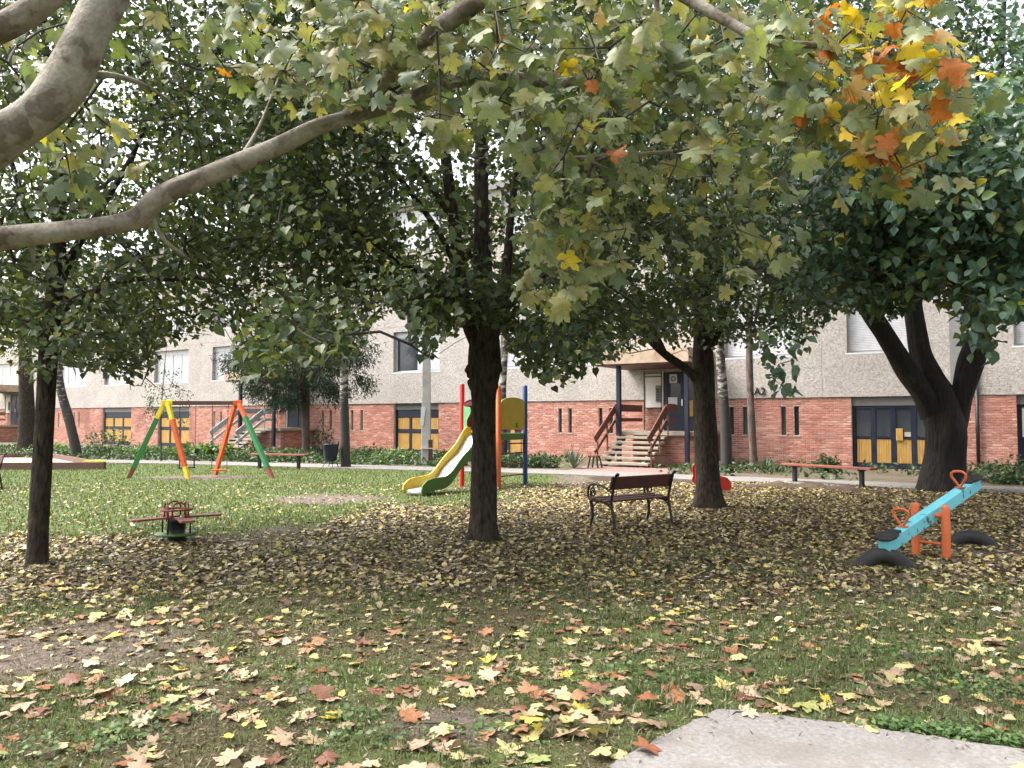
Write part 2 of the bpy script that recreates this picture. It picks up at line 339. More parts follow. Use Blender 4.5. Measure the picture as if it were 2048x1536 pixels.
def zones(x, y):
    x = np.asarray(x, float); y = np.asarray(y, float)
    n = fbm(x, y, .6); n2 = fbm(x + 30, y, 1.7)
    beyond = sst(.3, .9, y - pathy(x))
    lawn = np.maximum(sst(13.2, 15.5, y + 2.2 * (n - .5)) * sst(1.6, -.6, x), sst(9.8, 11.2, y + 2 * (n - .5)) * sst(-2.2, -3.6, x - .12 * (y - 10)))
    lawn = np.maximum(lawn, .9 * sst(17.8, 19.0, y) * sst(3.2, 1.6, x))
    dirt = 1.1 * blob(x, y, 130, 1290, 1.0, .75) + 1.0 * blob(x, y, 420, 1085, 1.3, .55) + 1.1 * blob(x, y, 660, 998, 1.3, 1.1) + 1.1 * blob(x, y, 400, 955, 1.9, .9) + 1.0 * blob(x, y, 1950, 1105, 1.3, .5) \
        + .9 * blob(x, y, 930, 1450, .55, .3) + .6 * blob(x, y, 960, 978, 2.0, 1.2) + .7 * blob(x, y, 700, 1060, 2.0, .8)
    soil = sst(9.3, 11.5, y + 1.5 * (n - .5)) * sst(-1.2, .6, x - .12 * (y - 10)) * .8
    dirt = np.clip(np.maximum(dirt + .5 * (n2 - .5), soil), 0, 1) * (1 - beyond) + beyond * (.55 + .4 * (n2 - .5))
    fore = np.clip(.44 + .22 * sst(-1, 2, x) + 1.9 * (n2 - .5) + .5 * (n - .5), 0, 1)
    green = np.clip(np.maximum(lawn, fore * (1 - .75 * soil)), 0, 1) * (1 - np.clip(dirt, 0, 1) * .92)
    litter = (.13 * sst(4.6, 6.6, y + 1.6 * (n - .5)) + .87 * sst(6.7, 8.9, y + 1.8 * (n - .5))) * (1 - .985 * lawn) * (1 - beyond)
    litter = np.clip(litter * (.75 + .9 * n2) * (.5 + 1.3 * vnoise(x + 5, y, 3.1)), 0, 1) + .05 + .012 * lawn
    litter = litter * (1 - .55 * blob(x, y, 660, 998, 1.2, .7)) * (1 - .75 * blob(x, y, 1990, 1108, 1.1, .35)) * (1 - beyond * .85)
    return green, np.clip(dirt, 0, 1), litter, lawn, beyond

# ------------------------------------------------------------------ ground sheet
gxs = np.concatenate([[-400, -200, -110, -70, -50, -38, -30, -24, -20, -17], np.arange(-15, 15.01, .14), [17, 20, 24, 30, 38, 50, 80, 140, 250, 400]])
gys = np.concatenate([[-200, -60, -20, -6, 0], np.arange(2, 26.01, .14), np.arange(26.5, 60, .8), [65, 75, 90, 120, 180, 280, 500]])
GX, GY = np.meshgrid(gxs, gys); gx, gy = GX.ravel(), GY.ravel()
V = np.stack([gx, gy, gz(gx, gy)], 1); nx, ny = len(gxs), len(gys)
ii = (np.arange(ny - 1)[:, None] * nx + np.arange(nx - 1)[None]).ravel()
Fq = np.stack([ii, ii + 1, ii + nx + 1, ii + nx], 1)
zg, zd, zl, _, _ = zones(gx, gy)
me = npmesh('ground', V, Fq, {'green': ('FLOAT', zg), 'dirt': ('FLOAT', zd), 'litter': ('FLOAT', zl)})
def groundmat():
    m, nt, bs, out = newmat('ground')
    ag = nd(nt, 'ShaderNodeAttribute', attribute_name='green'); adr = nd(nt, 'ShaderNodeAttribute', attribute_name='dirt'); al = nd(nt, 'ShaderNodeAttribute', attribute_name='litter')
    n1 = noise(nt, 18, 8, rough=.7); n2 = noise(nt, 4, 6); n3 = noise(nt, 60, 5, rough=.7)
    soil = ramp(nt, [(.25, (.028, .021, .016)), (.5, (.062, .047, .036)), (.75, (.125, .10, .08))], n1.outputs[0]).outputs[0]
    pale = ramp(nt, [(.3, (.085, .066, .052)), (.7, (.19, .155, .128))], n1.outputs[0]).outputs[0]
    moss = ramp(nt, [(.3, (.030, .027, .016)), (.5, (.085, .075, .038)), (.7, (.16, .13, .075))], n3.outputs[0]).outputs[0]
    gr = ramp(nt, [(.3, (.040, .055, .018)), (.5, (.085, .115, .034)), (.75, (.14, .165, .06))], n3.outputs[0]).outputs[0]
    def thr(a, lo, hi):
        s = nd(nt, 'ShaderNodeMath', operation='MULTIPLY_ADD'); nt.links.new(n2.outputs[0], s.inputs[0]); s.inputs[1].default_value = .5
        nt.links.new(a, s.inputs[2]); return ramp(nt, [(lo, 0), (hi, 1)], s.outputs[0]).outputs[0]
    c = mixc(nt, thr(ag.outputs['Fac'], .45, .8), moss, gr)
    c = mixc(nt, thr(adr.outputs['Fac'], .6, .95), c, pale)
    c = mixc(nt, thr(al.outputs['Fac'], .55, .95), c, soil)
    nt.links.new(c, bs.inputs['Base Color']); bs.inputs['Roughness'].default_value = .95; bs.inputs['Specular IOR Level'].default_value = .12
    bump(nt, bs, n1.outputs[0], 1.0, .03); return m
ground = tag(link('ground', me, groundmat(), smooth=True), kind='structure')

# ------------------------------------------------------------------ paved path along the block, paving at the steps, concrete corner in front
def strip(name, pts, wid, z0, z1, mat, kind='structure'):
    P = spline([(p[0], p[1], 0) for p in pts], .8); T = np.gradient(P, axis=0); T /= np.linalg.norm(T, axis=1)[:, None]
    N = np.stack([-T[:, 1], T[:, 0]], 1); b = MB(); n = len(P)
    Vv = []
    for i in range(n):
        for s, z in ((-1, z0), (-1, z1), (1, z1), (1, z0)):
            e = wid / 2 * s + .03 * math.sin(i * 1.7 + s); Vv.append((P[i, 0] + N[i, 0] * e, P[i, 1] + N[i, 1] * e, z))
    Ff = []
    for i in range(n - 1):
        for k in range(3): Ff.append((i*4+k, (i+1)*4+k, (i+1)*4+k+1, i*4+k+1))
    b.add(Vv, Ff); return tag(b.build(name, mat), kind=kind)
strip('path', pathpts, 1.7, -.1, .035, MAT['path'])
front = [(1215, 1545), (1262, 1512), (1322, 1482), (1368, 1462), (1408, 1447), (1445, 1432), (1490, 1431), (1540, 1437), (1600, 1446), (1660, 1451), (1715, 1463), (1790, 1478), (1880, 1490), (1960, 1500), (2060, 1513), (2300, 1535)]
front = [(1205, 1550), (1330, 1479), (1438, 1428), (1475, 1430), (1700, 1459), (2060, 1511), (2300, 1545)]
pp = []
for (a0, b0), (a1_, b1_) in zip(front[:-1], front[1:]):
    g0, g1 = gp(a0, b0), gp(a1_, b1_); k_ = max(1, int((g1 - g0).length / .035))
    pp += [g0 + (g1 - g0) * (q / k_) + Vector((random.uniform(-.009, .009), random.uniform(-.009, .009), 0)) for q in range(k_)]
poly = [(p[0], p[1]) for p in pp] + [(4.4, 2.2), (.1, 2.2)]
b = MB(); n = len(poly); top = [(x, y, .028) for x, y in poly]; bot = [(x, y, -.1) for x, y in poly]
b.add(top + bot, [tuple(range(n))[::-1]] + [(i, (i + 1) % n, n + (i + 1) % n, n + i) for i in range(n)])
slab = tag(b.build('pavement', MAT['concrete']), kind='structure')
slabpoly = np.array(poly)
def in_poly(x, y, P):
    c = np.zeros(np.shape(x), bool); j = len(P) - 1
    for i in range(len(P)):
        xi, yi = P[i]; xj, yj = P[j]
        c ^= ((yi > y) != (yj > y)) & (x < (xj - xi) * (y - yi) / (yj - yi + 1e-12) + xi); j = i
    return c

# ------------------------------------------------------------------ apartment building, local frame: x to the right along the wall, y into the wall, z up
W0 = gp(1780, 938); vp = ray(-1360, HZ); wd = Vector((vp.x, vp.y)).normalized()
UX = -wd; WROT = math.atan2(UX.y, UX.x); IN = Vector((-UX.y, UX.x))
def uo(px, y=0.0):
    d = ray(px, HZ); o = Vector((W0.x, W0.y)) + IN * y        # o + UX*u = s*d
    det = UX.x * (-d.y) + d.x * UX.y
    return (-o.x * -d.y - d.x * o.y) / det if False else ((d.x * o.y - d.y * o.x) / (UX.x * d.y - UX.y * d.x))
def w2(u, y, z=0.0): p = Vector((W0.x, W0.y)) + UX * u + IN * y; return Vector((p.x, p.y, z))
BZ = 2.40; NST = 3; ZB = [2.40, 6.10, 9.0, 11.9]; SILL = [3.90, 6.90, 9.80]; TOPZ = ZB[-1]
U0, U1 = uo(-420), 9.5
building = thing('apartment_building', 'long low apartment block with pebbledash panels above a red brick base', 'building', (W0.x, W0.y, 0), WROT)
def holed(mbf, u0, u1, z0, z1, holes, yf, depth, back=None):
    """front face of a rectangle with rectangular holes, and the reveals of the holes"""
    us = sorted({u0, u1} | {min(max(h[i], u0), u1) for h in holes for i in (0, 1)}); zs = sorted({z0, z1} | {min(max(h[i], z0), z1) for h in holes for i in (2, 3)})
    for i in range(len(us) - 1):
        for k in range(len(zs) - 1):
            cu, cz = (us[i] + us[i+1]) / 2, (zs[k] + zs[k+1]) / 2
            if any(h[0] < cu < h[1] and h[2] < cz < h[3] for h in holes): continue
            mbf.add([(us[i], yf, zs[k]), (us[i+1], yf, zs[k]), (us[i+1], yf, zs[k+1]), (us[i], yf, zs[k+1])], [(0, 1, 2, 3)])
    for a, b_, c, d in holes:
        mbf.add([(a, yf, c), (b_, yf, c), (b_, yf, d), (a, yf, d), (a, yf + depth, c), (b_, yf + depth, c), (b_, yf + depth, d), (a, yf + depth, d)],
                [(0, 4, 5, 1), (1, 5, 6, 2), (2, 6, 7, 3), (3, 7, 4, 0)])
# openings measured in the photograph
DOORS = [(205, 262, 'a'), (316, 378, 'a'), (788, 877, 'a'), (958, 1043, 'a'), (1703, 1872, 'b'), (2034, 2200, 'c')]
SLITS = [117, 148, 158, 428, 442, 645, 661, 704, 723, 1120, 1140, 1201, 1222, 1463, 1490, 1567, 1593]
doors = [(uo(a), uo(b_), s) for a, b_, s in DOORS]; slitu = [uo(p) for p in SLITS]
ENT = {}
cu0 = uo(1241, -2.3)
for key, px in (('C', 1241), ('B', 487), ('A', -55)): ENT[key] = uo(px, -2.3)
holes = [(a, b_, -.3, BZ) for a, b_, s in doors] + [(u - .085, u + .085, 1.08, 2.10) for u in slitu]
holes += [(ENT[k] + .75, ENT[k] + 2.35, 1.2, BZ) for k in ENT]
b = MB(); holed(b, U0, U1, -.3, BZ, holes, .014, .16); bw = b.build('brick_wall', MAT['mortar'], building)
# bricks: the 300 that show largest are pieces of their own, the rest are joined
CH, BL, JT = .08, .27, .017
bk = []
for c in range(int(BZ / CH)):
    z0 = c * CH; z1 = z0 + CH - JT; u = U0 + (BL / 2 if c % 2 else 0)
    while u < U1:
        segs = [(u, u + BL - JT)]
        for h in holes:
            if h[3] < z0 + .01 or h[2] > z1 - .01: continue
            ns = []
            for a, b_ in segs:
                if b_ <= h[0] or a >= h[1]: ns.append((a, b_)); continue
                if a < h[0] - .02: ns.append((a, h[0]))
                if b_ > h[1] + .02: ns.append((h[1], b_))
            segs = ns
        bk += [(a, b_, z0, z1) for a, b_ in segs]; u += BL
bk = np.array(bk)
ctr = np.stack([W0.x + UX.x * (bk[:, 0] + bk[:, 1]) / 2, W0.y + UX.y * (bk[:, 0] + bk[:, 1]) / 2, (bk[:, 2] + bk[:, 3]) / 2], 1)
bpx, bpy_ = proj(ctr); full = (bk[:, 1] - bk[:, 0]) > BL - JT - .005
blocked = ((bpx > 1820) & (bpx < 1945)) | (bpx > 2040) | (bk[:, 2] < .3)
score = np.where(full & ~blocked, ctr[:, 1], 1e9); pick = np.argsort(score)[:300]; sel = np.zeros(len(bk), bool); sel[pick] = True
bm_ = MB(); hw = (BL - JT) / 2; hh = (CH - JT) / 2
def brickgeo(b, u0, u1, z0, z1, y0, y1, ch=.006):
    b.add([(u0, y1, z0), (u1, y1, z0), (u1, y1, z1), (u0, y1, z1), (u0+ch, y0, z0+ch), (u1-ch, y0, z0+ch), (u1-ch, y0, z1-ch), (u0+ch, y0, z1-ch)],
          [(4, 5, 6, 7), (0, 1, 5, 4), (1, 2, 6, 5), (2, 3, 7, 6), (3, 0, 4, 7)])
brickgeo(bm_, -hw, hw, -hh, hh, 0, .02); bmesh_ = bm_.mesh('brick'); bmesh_.materials.append(MAT['brick'])
for i in pick:
    o = bpy.data.objects.new('brick', bmesh_); col.objects.link(o); o.parent = bw
    o.location = ((bk[i, 0] + bk[i, 1]) / 2, random.uniform(-.004, .003), (bk[i, 2] + bk[i, 3]) / 2)
b = MB()
for i in np.where(~sel)[0]:
    j = random.uniform(-.004, .003); brickgeo(b, *bk[i], j, j + .02)
tag(b.build('brickwork', MAT['brick'], bw), kind='stuff')
b = MB(); b.box(U0, U1, .40, 9.0, -.3, TOPZ - .1); b.build('core', MAT['grey'], building)
# slit windows
for u in slitu:
    b = MB(); b.box(u - .084, u + .084, .12, .14, 1.082, 2.098); sw = b.build('slit_window', MAT['glass'], building)
    b = MB(); b.box(u - .11, u + .11, -.012, .13, 1.035, 1.078); b.build('sill', MAT['polec'], sw)
# basement doors
def bdoor(u0, u1, s):
    yb = .13
    b = MB(); b.box(u0, u1, yb - .02, yb + .1, 2.10, BZ - .005); lin = b.build('door_lintel', MAT['grey'], building)
    b = MB(); b.box(u0, u1, yb + .05, yb + .1, -.1, 2.095); d = b.build('basement_door', MAT['navy'], building)
    n = {'a': 3, 'b': 4, 'c': 3}[s]; w_ = (u1 - u0 - .1) / n
    fr = MB()
    for i in range(n + 1):
        x = u0 + .05 + i * w_; wd2 = .075 if 0 < i < n else .05
        fr.box(x - wd2, x + wd2, yb, yb + .06, .02, 2.09)
    rows = {'a': [.18, .98, 1.16, 1.72, 2.02], 'b': [.18, .98, 1.06, 2.0], 'c': [.18, .98, 1.1, 2.0]}[s]
    for z0, z1 in ((.02, .18), (rows[1] + .02, rows[2] - .02), (rows[-1] if s != 'a' else 1.74, 2.08)):
        for i in range(n):
            x = u0 + .05 + i * w_; fr.box(x + .077, x + w_ - .077, yb + .002, yb + .06, z0, z1)
    fr.build('frame', MAT['navy'], d)
    for i in range(n):
        x0 = u0 + .05 + i * w_ + .082; x1 = x0 + w_ - .164
        rr = [(rows[0], rows[1])] + ([(rows[2], rows[3])] if s == 'a' else [])
        if s == 'c': rr = []
        for z0, z1 in rr:
            b = MB(); k = max(3, int((x1 - x0) / .065)); st = (x1 - x0) / k
            for q in range(k): b.box(x0 + q * st + .004, x0 + (q + 1) * st - .004, yb + .02 + random.uniform(0, .006), yb + .045, z0 + .01, z1 - .01)
            b.build('panel', MAT['yellowwood'], d)
        if s in 'bc':
            b = MB(); b.box(x0, x1, yb + .03, yb + .045, rows[2], rows[3]); b.build('pane', MAT['glass'] if s == 'b' else MAT['cream'], d)
    if s == 'b':
        x = u0 + .05 + 2 * w_ + .08; b = MB(); b.box(x, x + .2, yb - .03, yb - .002, .94, 1.34); b.build('hasp_board', MAT['yellowwood'], d)
        b = MB(); b.box(x + .24, x + w_ - .17, yb + .005, yb + .028, 1.07, 1.22); b.build('notice', MAT['polec'], d)
    if s == 'a' and u0 > uo(900):
        x = u1 - .62; b = MB(); b.box(x, x + .2, yb - .03, yb - .002, .94, 1.28); b.build('hasp_board', MAT['yellowwood'], d)
for dd in doors: bdoor(*dd)
# facade panels with their windows
WIN = [(-160, -95), (-30, 30), (118, 172), (208, 262), (308, 376), (424, 506), (787, 880), (1003, 1226), (1452, 1597), (1697, 1852), (2032, 2190)]
wins = [(uo(a), uo(b_)) for a, b_ in WIN]
ed = [U0] + [(wins[i][1] + wins[i+1][0]) / 2 for i in range(len(wins) - 1)] + [U1]
ed = [U0] + sorted([(wins[i][1] + wins[i+1][0]) / 2 for i in range(len(wins) - 1)]) + [U1]
def window(u0, u1, z0, z1, k, idx):
    yw = .17; b = MB(); rb = z1 - .26
    b.box(u0 - .06, u1 + .06, -.05, .16, z0 - .06, z0 - .004); si = b.build('window', MAT['white'], building)
    fr = MB(); t = .07; n = 2 if u1 - u0 < 3.2 else 4; w_ = (u1 - u0) / n
    fr.box(u0 + .001, u1 - .001, yw - .04, yw + .06, rb, z1 - .002)
    for i in range(n + 1):
        x = u0 + i * w_; x0, x1 = max(u0 + .001, x - t), min(u1 - .001, x + t); fr.box(x0, x1, yw, yw + .06, z0 + .002, rb - .002)
    for i in range(n):
        fr.box(u0 + i * w_ + t + .001, u0 + (i + 1) * w_ - t - .001, yw + .002, yw + .058, z0 + .002, z0 + t); fr.box(u0 + i * w_ + t + .001, u0 + (i + 1) * w_ - t - .001, yw + .002, yw + .058, rb - t, rb - .003)
    fr.build('frame', MAT['white'], si)
    rr = random.Random(idx * 31 + k * 7 + 1)
    for i in range(n):
        x0, x1 = u0 + i * w_ + t, u0 + (i + 1) * w_ - t
        b = MB(); b.box(x0, x1, yw + .035, yw + .045, z0 + t, rb - t); b.build('pane', MAT['glass'], si)
        if (k == 0 and idx == 6 and i == 0) or (k == 0 and idx == 7 and i == n - 1): continue
        low = z0 + t if (k == 0 or rr.random() < .5) else z0 + (rb - z0) * rr.choice([.35, .6, .85])
        b = MB(); z = low
        while z < rb - .02:
            b.box(x0 - .005, x1 + .005, yw - .028, yw - .006, z + .004, min(z + .052, rb - .004)); z += .056
        b.build('roller_shutter', MAT['white'], si)
for k in range(NST):
    z0, z1 = ZB[k], ZB[k + 1]
    for i in range(len(ed) - 1):
        j = .004; b = MB(); u0, u1 = ed[i] + j, ed[i+1] - j; wz0 = SILL[k]; wz1 = wz0 + 1.95
        hs_ = [(wins[i][0], wins[i][1], wz0, wz1)]
        holed(b, u0, u1, z0 + j, z1 - j, hs_, -.045, .21)
        # edges of the panel
        b.add([(u0, -.045, z0 + j), (u1, -.045, z0 + j), (u1, .1, z0 + j), (u0, .1, z0 + j)], [(3, 2, 1, 0)])
        b.add([(u0, -.045, z1 - j), (u1, -.045, z1 - j), (u1, .1, z1 - j), (u0, .1, z1 - j)], [(0, 1, 2, 3)])
        b.add([(u0, -.045, z0 + j), (u0, .1, z0 + j), (u0, .1, z1 - j), (u0, -.045, z1 - j)], [(3, 2, 1, 0)])
        b.add([(u1, -.045, z0 + j), (u1, .1, z0 + j), (u1, .1, z1 - j), (u1, -.045, z1 - j)], [(0, 1, 2, 3)])
        b.build('panel', MAT['pebble'], building)
        window(wins[i][0], wins[i][1], wz0, wz1, k, i)
b = MB(); b.box(U0, U1, .03, .39, BZ + .02, TOPZ - .03)
b = MB(); b.box(U0 - .1, U1 + .1, -.2, 9.2, TOPZ, TOPZ + .35); b.build('roof', MAT['grey'], building)
b = MB(); b.box(U0, U1, .012, .06, BZ - .012, BZ + .006); b.build('flashing', MAT['navy'], building)
for e in ed[1:-1]:
    b = MB(); b.box(e - .03, e + .03, -.02, .1, BZ + .02, TOPZ - .02); b.build('joint_seal', MAT['cream'], building)
# downpipes
u = uo(1955); b = MB(); b.tube([(u, -.1, -.05), (u, -.1, 2.6)], .055, 10); dp = b.build('downpipe', MAT['blackmetal'], building, True)
b = MB(); b.tube([(u, -.1, 2.6), (u, -.1, TOPZ)], .055, 10); b.build('upper_pipe', MAT['polec'], dp, True)
u = uo(1915); b = MB(); b.box(u - .16, u + .16, -.075, -.05, 2.45, TOPZ - .1); b.build('cable_cover', MAT['grey'], building)
# house letters on the wall
def textpart(name, s, size, loc, mat, parent, ext=.012):
    cu = bpy.data.curves.new(name, 'FONT'); cu.body = s; cu.size = size; cu.extrude = ext; cu.offset = size * .018
    t = bpy.data.objects.new(name, cu); me = bpy.data.meshes.new_from_object(t); me.name = name; bpy.data.objects.remove(t)
    o = link(name, me, mat, parent); o.location = loc; o.rotation_euler = (math.pi / 2, 0, 0); return o
textpart('letters', 'A2', .36, (uo(1510), -.075, 2.53), MAT['blackmetal'], building)

# ------------------------------------------------------------------ entrances: concrete steps, rails, columns, canopy, door
def entrance(key, mrail, label, letter=None):
    e = ENT[key]; p = w2(e, 0); t = thing('entrance_stairs', label, 'stairs', (p.x, p.y, 0), WROT, None)
    LZ = 1.2; NS = 6; W_ = 1.85
    for i in range(NS):
        z = (i + 1) * LZ / (NS + 1); y0 = -2.42 - (NS - i) * .29
        b = MB(); b.box(-.05, W_, y0, y0 + .34, z - .085, z); b.build('step', MAT['step'], t, bevel=.008)
    b = MB()
    for x in (.15, W_ - .3):
        b.bar((x, -2.42 - NS * .29 + .1, -.02), (x, -2.3, LZ - .2), .12, .16)
    b.build('stringer', MAT['grey'], t)
    b = MB(); b.box(-.05, 2.95, -2.42, -.05, LZ - .13, LZ); b.build('landing', MAT['step'], t, bevel=.008)
    # brick sides under the landing, with real bricks
    b = MB(); b.box(.45, 2.75, -2.2, -.06, -.1, LZ - .135); bs_ = b.build('landing_base', MAT['mortar'], t)
    b = MB()
    for c in range(13):
        x = .45 + (.135 if c % 2 else 0); z = c * CH
        while x < 2.75:
            a1 = min(x + BL - JT, 2.75)
            if a1 - x > .03: b.box(x, a1, -2.213, -2.198, z, z + CH - JT)
            x += BL
        y = -2.2 + (.135 if c % 2 else 0)
        while y < -.06:
            a1 = min(y + BL - JT, -.06)
            if a1 - y > .03: b.box(2.748, 2.763, y, a1, z, z + CH - JT); b.box(.437, .452, y, a1, z, z + CH - JT)
            y += BL
    tag(b.build('brickwork', MAT['brick'], bs_), kind='stuff')
    for x in (-.02, 2.55):
        b = MB(); b.box(x, x + .15, -2.62, -2.47, -.1, 3.62); b.build('column', MAT['navy'], t, bevel=.01)
    b = MB(); b.box(-.75, 2.85, -2.95, -.06, 3.62, 4.13); b.build('canopy', MAT['canopy'], t, bevel=.015)
    b = MB(); b.box(-.70, 2.80, -2.90, -.06, 3.58, 3.62); b.build('canopy_edge', MAT['brownwood'], t)
    # rails: two boards each side on thin posts
    yb0, yb1 = -2.42 - NS * .29 + .08, -2.55
    for x, yend in ((-.1, -.1), (W_ + .03, -1.7)):
        r = MB()
        for zoff, hgt, nm in ((.86, .26, 'handrail'), (.42, .13, 'lower_rail')):
            q = MB(); q.bar((x, yb0 - .1, zoff + .08), (x, yb1 - .01, LZ + zoff - .03), .045, hgt)
            q.bar((x, yb1 + .005, LZ + zoff), (x, yend, LZ + zoff), .045, hgt); q.build(nm, mrail, t, bevel=.006)
        for f in (0, .5, 1):
            y = yb0 + (yb1 - yb0) * f; z = LZ * f
            q = MB(); q.box(x + .03, x + .075, y - .02, y + .02, max(z - .15, -.05), z + .86); q.build('rail_post', mrail, t)
    # recess with the door
    b = MB(); b.box(.78, 2.32, .30, .34, LZ, 3.5); b.build('door_back', MAT['navy'], t)
    d = MB(); d.box(.80, 1.62, -.10, -.04, LZ + .01, 3.45); dr = d.build('door', MAT['navy'], t, bevel=.006)
    d = MB(); d.box(.92, 1.50, -.115, -.102, LZ + .9, 3.0); d.build('pane', MAT['glass'], dr)
    d = MB(); d.box(1.54, 1.58, -.16, -.105, LZ + .95, LZ + 1.2); d.build('handle', MAT['steel'], dr)
    d = MB(); d.box(1.66, 2.36, -.10, -.04, LZ + .01, 3.45); sp_ = d.build('side_light', MAT['navy'], t)
    d = MB(); d.box(1.74, 2.28, -.115, -.102, LZ + .6, 3.35); d.build('pane', MAT['glass'], sp_)
    d = MB(); d.box(.0, .74, -.12, -.05, LZ + .9, 3.4); sp2 = d.build('side_panel', MAT['cream'], t)
    d = MB()
    for x in (.0, .72): d.box(x, x + .035, -.145, -.122, LZ - .1, 3.5)
    d.box(.036, .719, -.143, -.122, 3.28, 3.31); d.box(.036, .719, -.143, -.122, LZ + .86, LZ + .89); d.build('frame', MAT['blackmetal'], sp2)
    d = MB(); d.box(.5, .68, -.17, -.122, LZ + 1.1, LZ + 1.75); ic = d.build('intercom', MAT['grey'], t)
    d = MB()
    for i in range(5): d.box(.53, .65, -.178, -.171, LZ + 1.16 + i * .1, LZ + 1.22 + i * .1)
    d.build('button_row', MAT['blackmetal'], ic)
    d = MB(); d.box(.76, .80, -.14, -.03, LZ, 3.5); d.build('door_frame', MAT['cream'], t)
    if letter:
        d = MB(); d.box(1.06, 1.36, -.128, -.118, 3.02, 3.36); sg = d.build('door_sign', MAT['white'], t)
        textpart('letter', letter, .26, (1.12, -.133, 3.10), MAT['navy'], sg, .003)
        d = MB(); d.box(1.0, 1.36, -.128, -.118, LZ + 1.0, LZ + 1.28); d.build('notice', MAT['white'], t)
        d = MB(); d.box(1.68, 2.0, -.2, -.12, LZ + .55, LZ + 1.15); d.build('yellow_board', MAT['yellowwood'], t)
    return t
entrance('C', MAT['railbrown'], 'concrete entrance steps with brown board rails under a canopy marked D', 'D')
entrance('B', MAT['railgrey'], 'concrete entrance steps with pale grey board rails behind the swing')
entrance('A', MAT['railtan'], 'concrete entrance steps with tan board rails beyond the sandbox')
# reddish paving from the path to the steps
e = ENT['C']; q0, q1 = w2(e - .5, -4.1), w2(e + 2.6, -4.1); c0, c1 = gp(1105, 949), gp(1330, 956)
b = MB(); b.add([(q0.x, q0.y, .022), (q1.x, q1.y, .022), (c1.x, c1.y, .022), (c0.x, c0.y, .022), (q0.x, q0.y, -.1), (q1.x, q1.y, -.1), (c1.x, c1.y, -.1), (c0.x, c0.y, -.1)],
                [(3, 2, 1, 0), (0, 1, 5, 4), (1, 2, 6, 5), (2, 3, 7, 6), (3, 0, 4, 7)])
tag(b.build('paving', MAT['redpaving']), kind='structure')
# taller block far behind
p = at(560, 700, 120); fb = thing('tower_block', 'tall pale tower block with blue balconies rising far behind the trees', 'building', (p.x, p.y, 0), R(-20))
b = MB(); b.box(-9, 9, 0, 14, 0, 52); b.build('wall', MAT['cream'], fb)
for k in range(17):
    for x in (-6, 0, 6):
        if k > 8:
            b = MB(); b.box(x - 1.3, x + 1.3, -1.2, -.01, k * 3 + .3, k * 3 + 1.4); b.build('balcony', MAT['blue'] if x else MAT['white'], fb)
            b = MB(); b.box(x - 1, x + 1, -.05, -.012, k * 3 + 1.42, k * 3 + 2.7); b.build('window', MAT['glass'], fb)
# ------------------------------------------------------------------ trees
LEAF_V = np.array([(.08, 0, 0), (-.03, .26, .04), (.38, .44, .07), (1, 0, -.12), (.38, -.44, .07), (-.03, -.26, .04)]); LEAF_F = np.array([(0, 3, 2, 1), (0, 5, 4, 3)])
ROUND_V = np.array([(.06, 0, 0), (1, 0, -.16), (-.06, .18, .03), (.07, .40, .06), (.40, .46, .07), (.74, .21, .0), (-.06, -.18, .03), (.07, -.40, .06), (.40, -.46, .07), (.74, -.21, .0)]); ROUND_F = np.array([(0, 1, 5, 4), (0, 4, 3, 2), (0, 8, 9, 1), (0, 6, 7, 8)])
OVAL_V = np.array([(0, 0, 0), (.18, .22, .05), (.5, .30, .07), (1, 0, -.15), (.5, -.30, .07), (.18, -.22, .05)]); OVAL_F = LEAF_F
NEEDLE_V = np.array([(0, .05, 0), (0, -.05, 0), (.6, -.08, -.02), (1, 0, -.1), (.6, .08, -.02)]); NEEDLE_F = None
def unit(a): return a / np.maximum(np.linalg.norm(a, axis=-1, keepdims=True), 1e-9)
def basis(d, n):
    x = unit(d); z = unit(n - (n * x).sum(-1, keepdims=True) * x); y = np.cross(z, x); return x, y, z
def place(pos, d, n, size, TV, TF):
    x, y, z = basis(d, n); s = np.asarray(size)[:, None, None]
    V = pos[:, None] + s * (TV[None, :, 0, None] * x[:, None] + TV[None, :, 1, None] * y[:, None] + TV[None, :, 2, None] * z[:, None])
    k = len(TV); F = (TF[None] + (np.arange(len(pos)) * k)[:, None, None]).reshape(-1, TF.shape[1])
    return V.reshape(-1, 3), F
def edges_mesh(name, P0, P1, R0, R1, sides=5):
    d = unit(P1 - P0); ref = np.where(np.abs(d[:, 2:3]) > .9, [[1., 0, 0]], [[0, 0, 1.]]); u = unit(np.cross(d, ref)); v = np.cross(d, u)
    a = np.arange(sides) * 2 * np.pi / sides; ring = np.cos(a)[None, :, None] * u[:, None] + np.sin(a)[None, :, None] * v[:, None]
    A = P0[:, None] + ring * R0[:, None, None]; B = P1[:, None] + ring * R1[:, None, None]
    V = np.concatenate([A, B], 1).reshape(-1, 3); k = np.arange(sides); f = np.stack([k, (k + 1) % sides, sides + (k + 1) % sides, sides + k], 1)
    return npmesh(name, V, (f[None] + (np.arange(len(P0)) * 2 * sides)[:, None, None]).reshape(-1, 4))
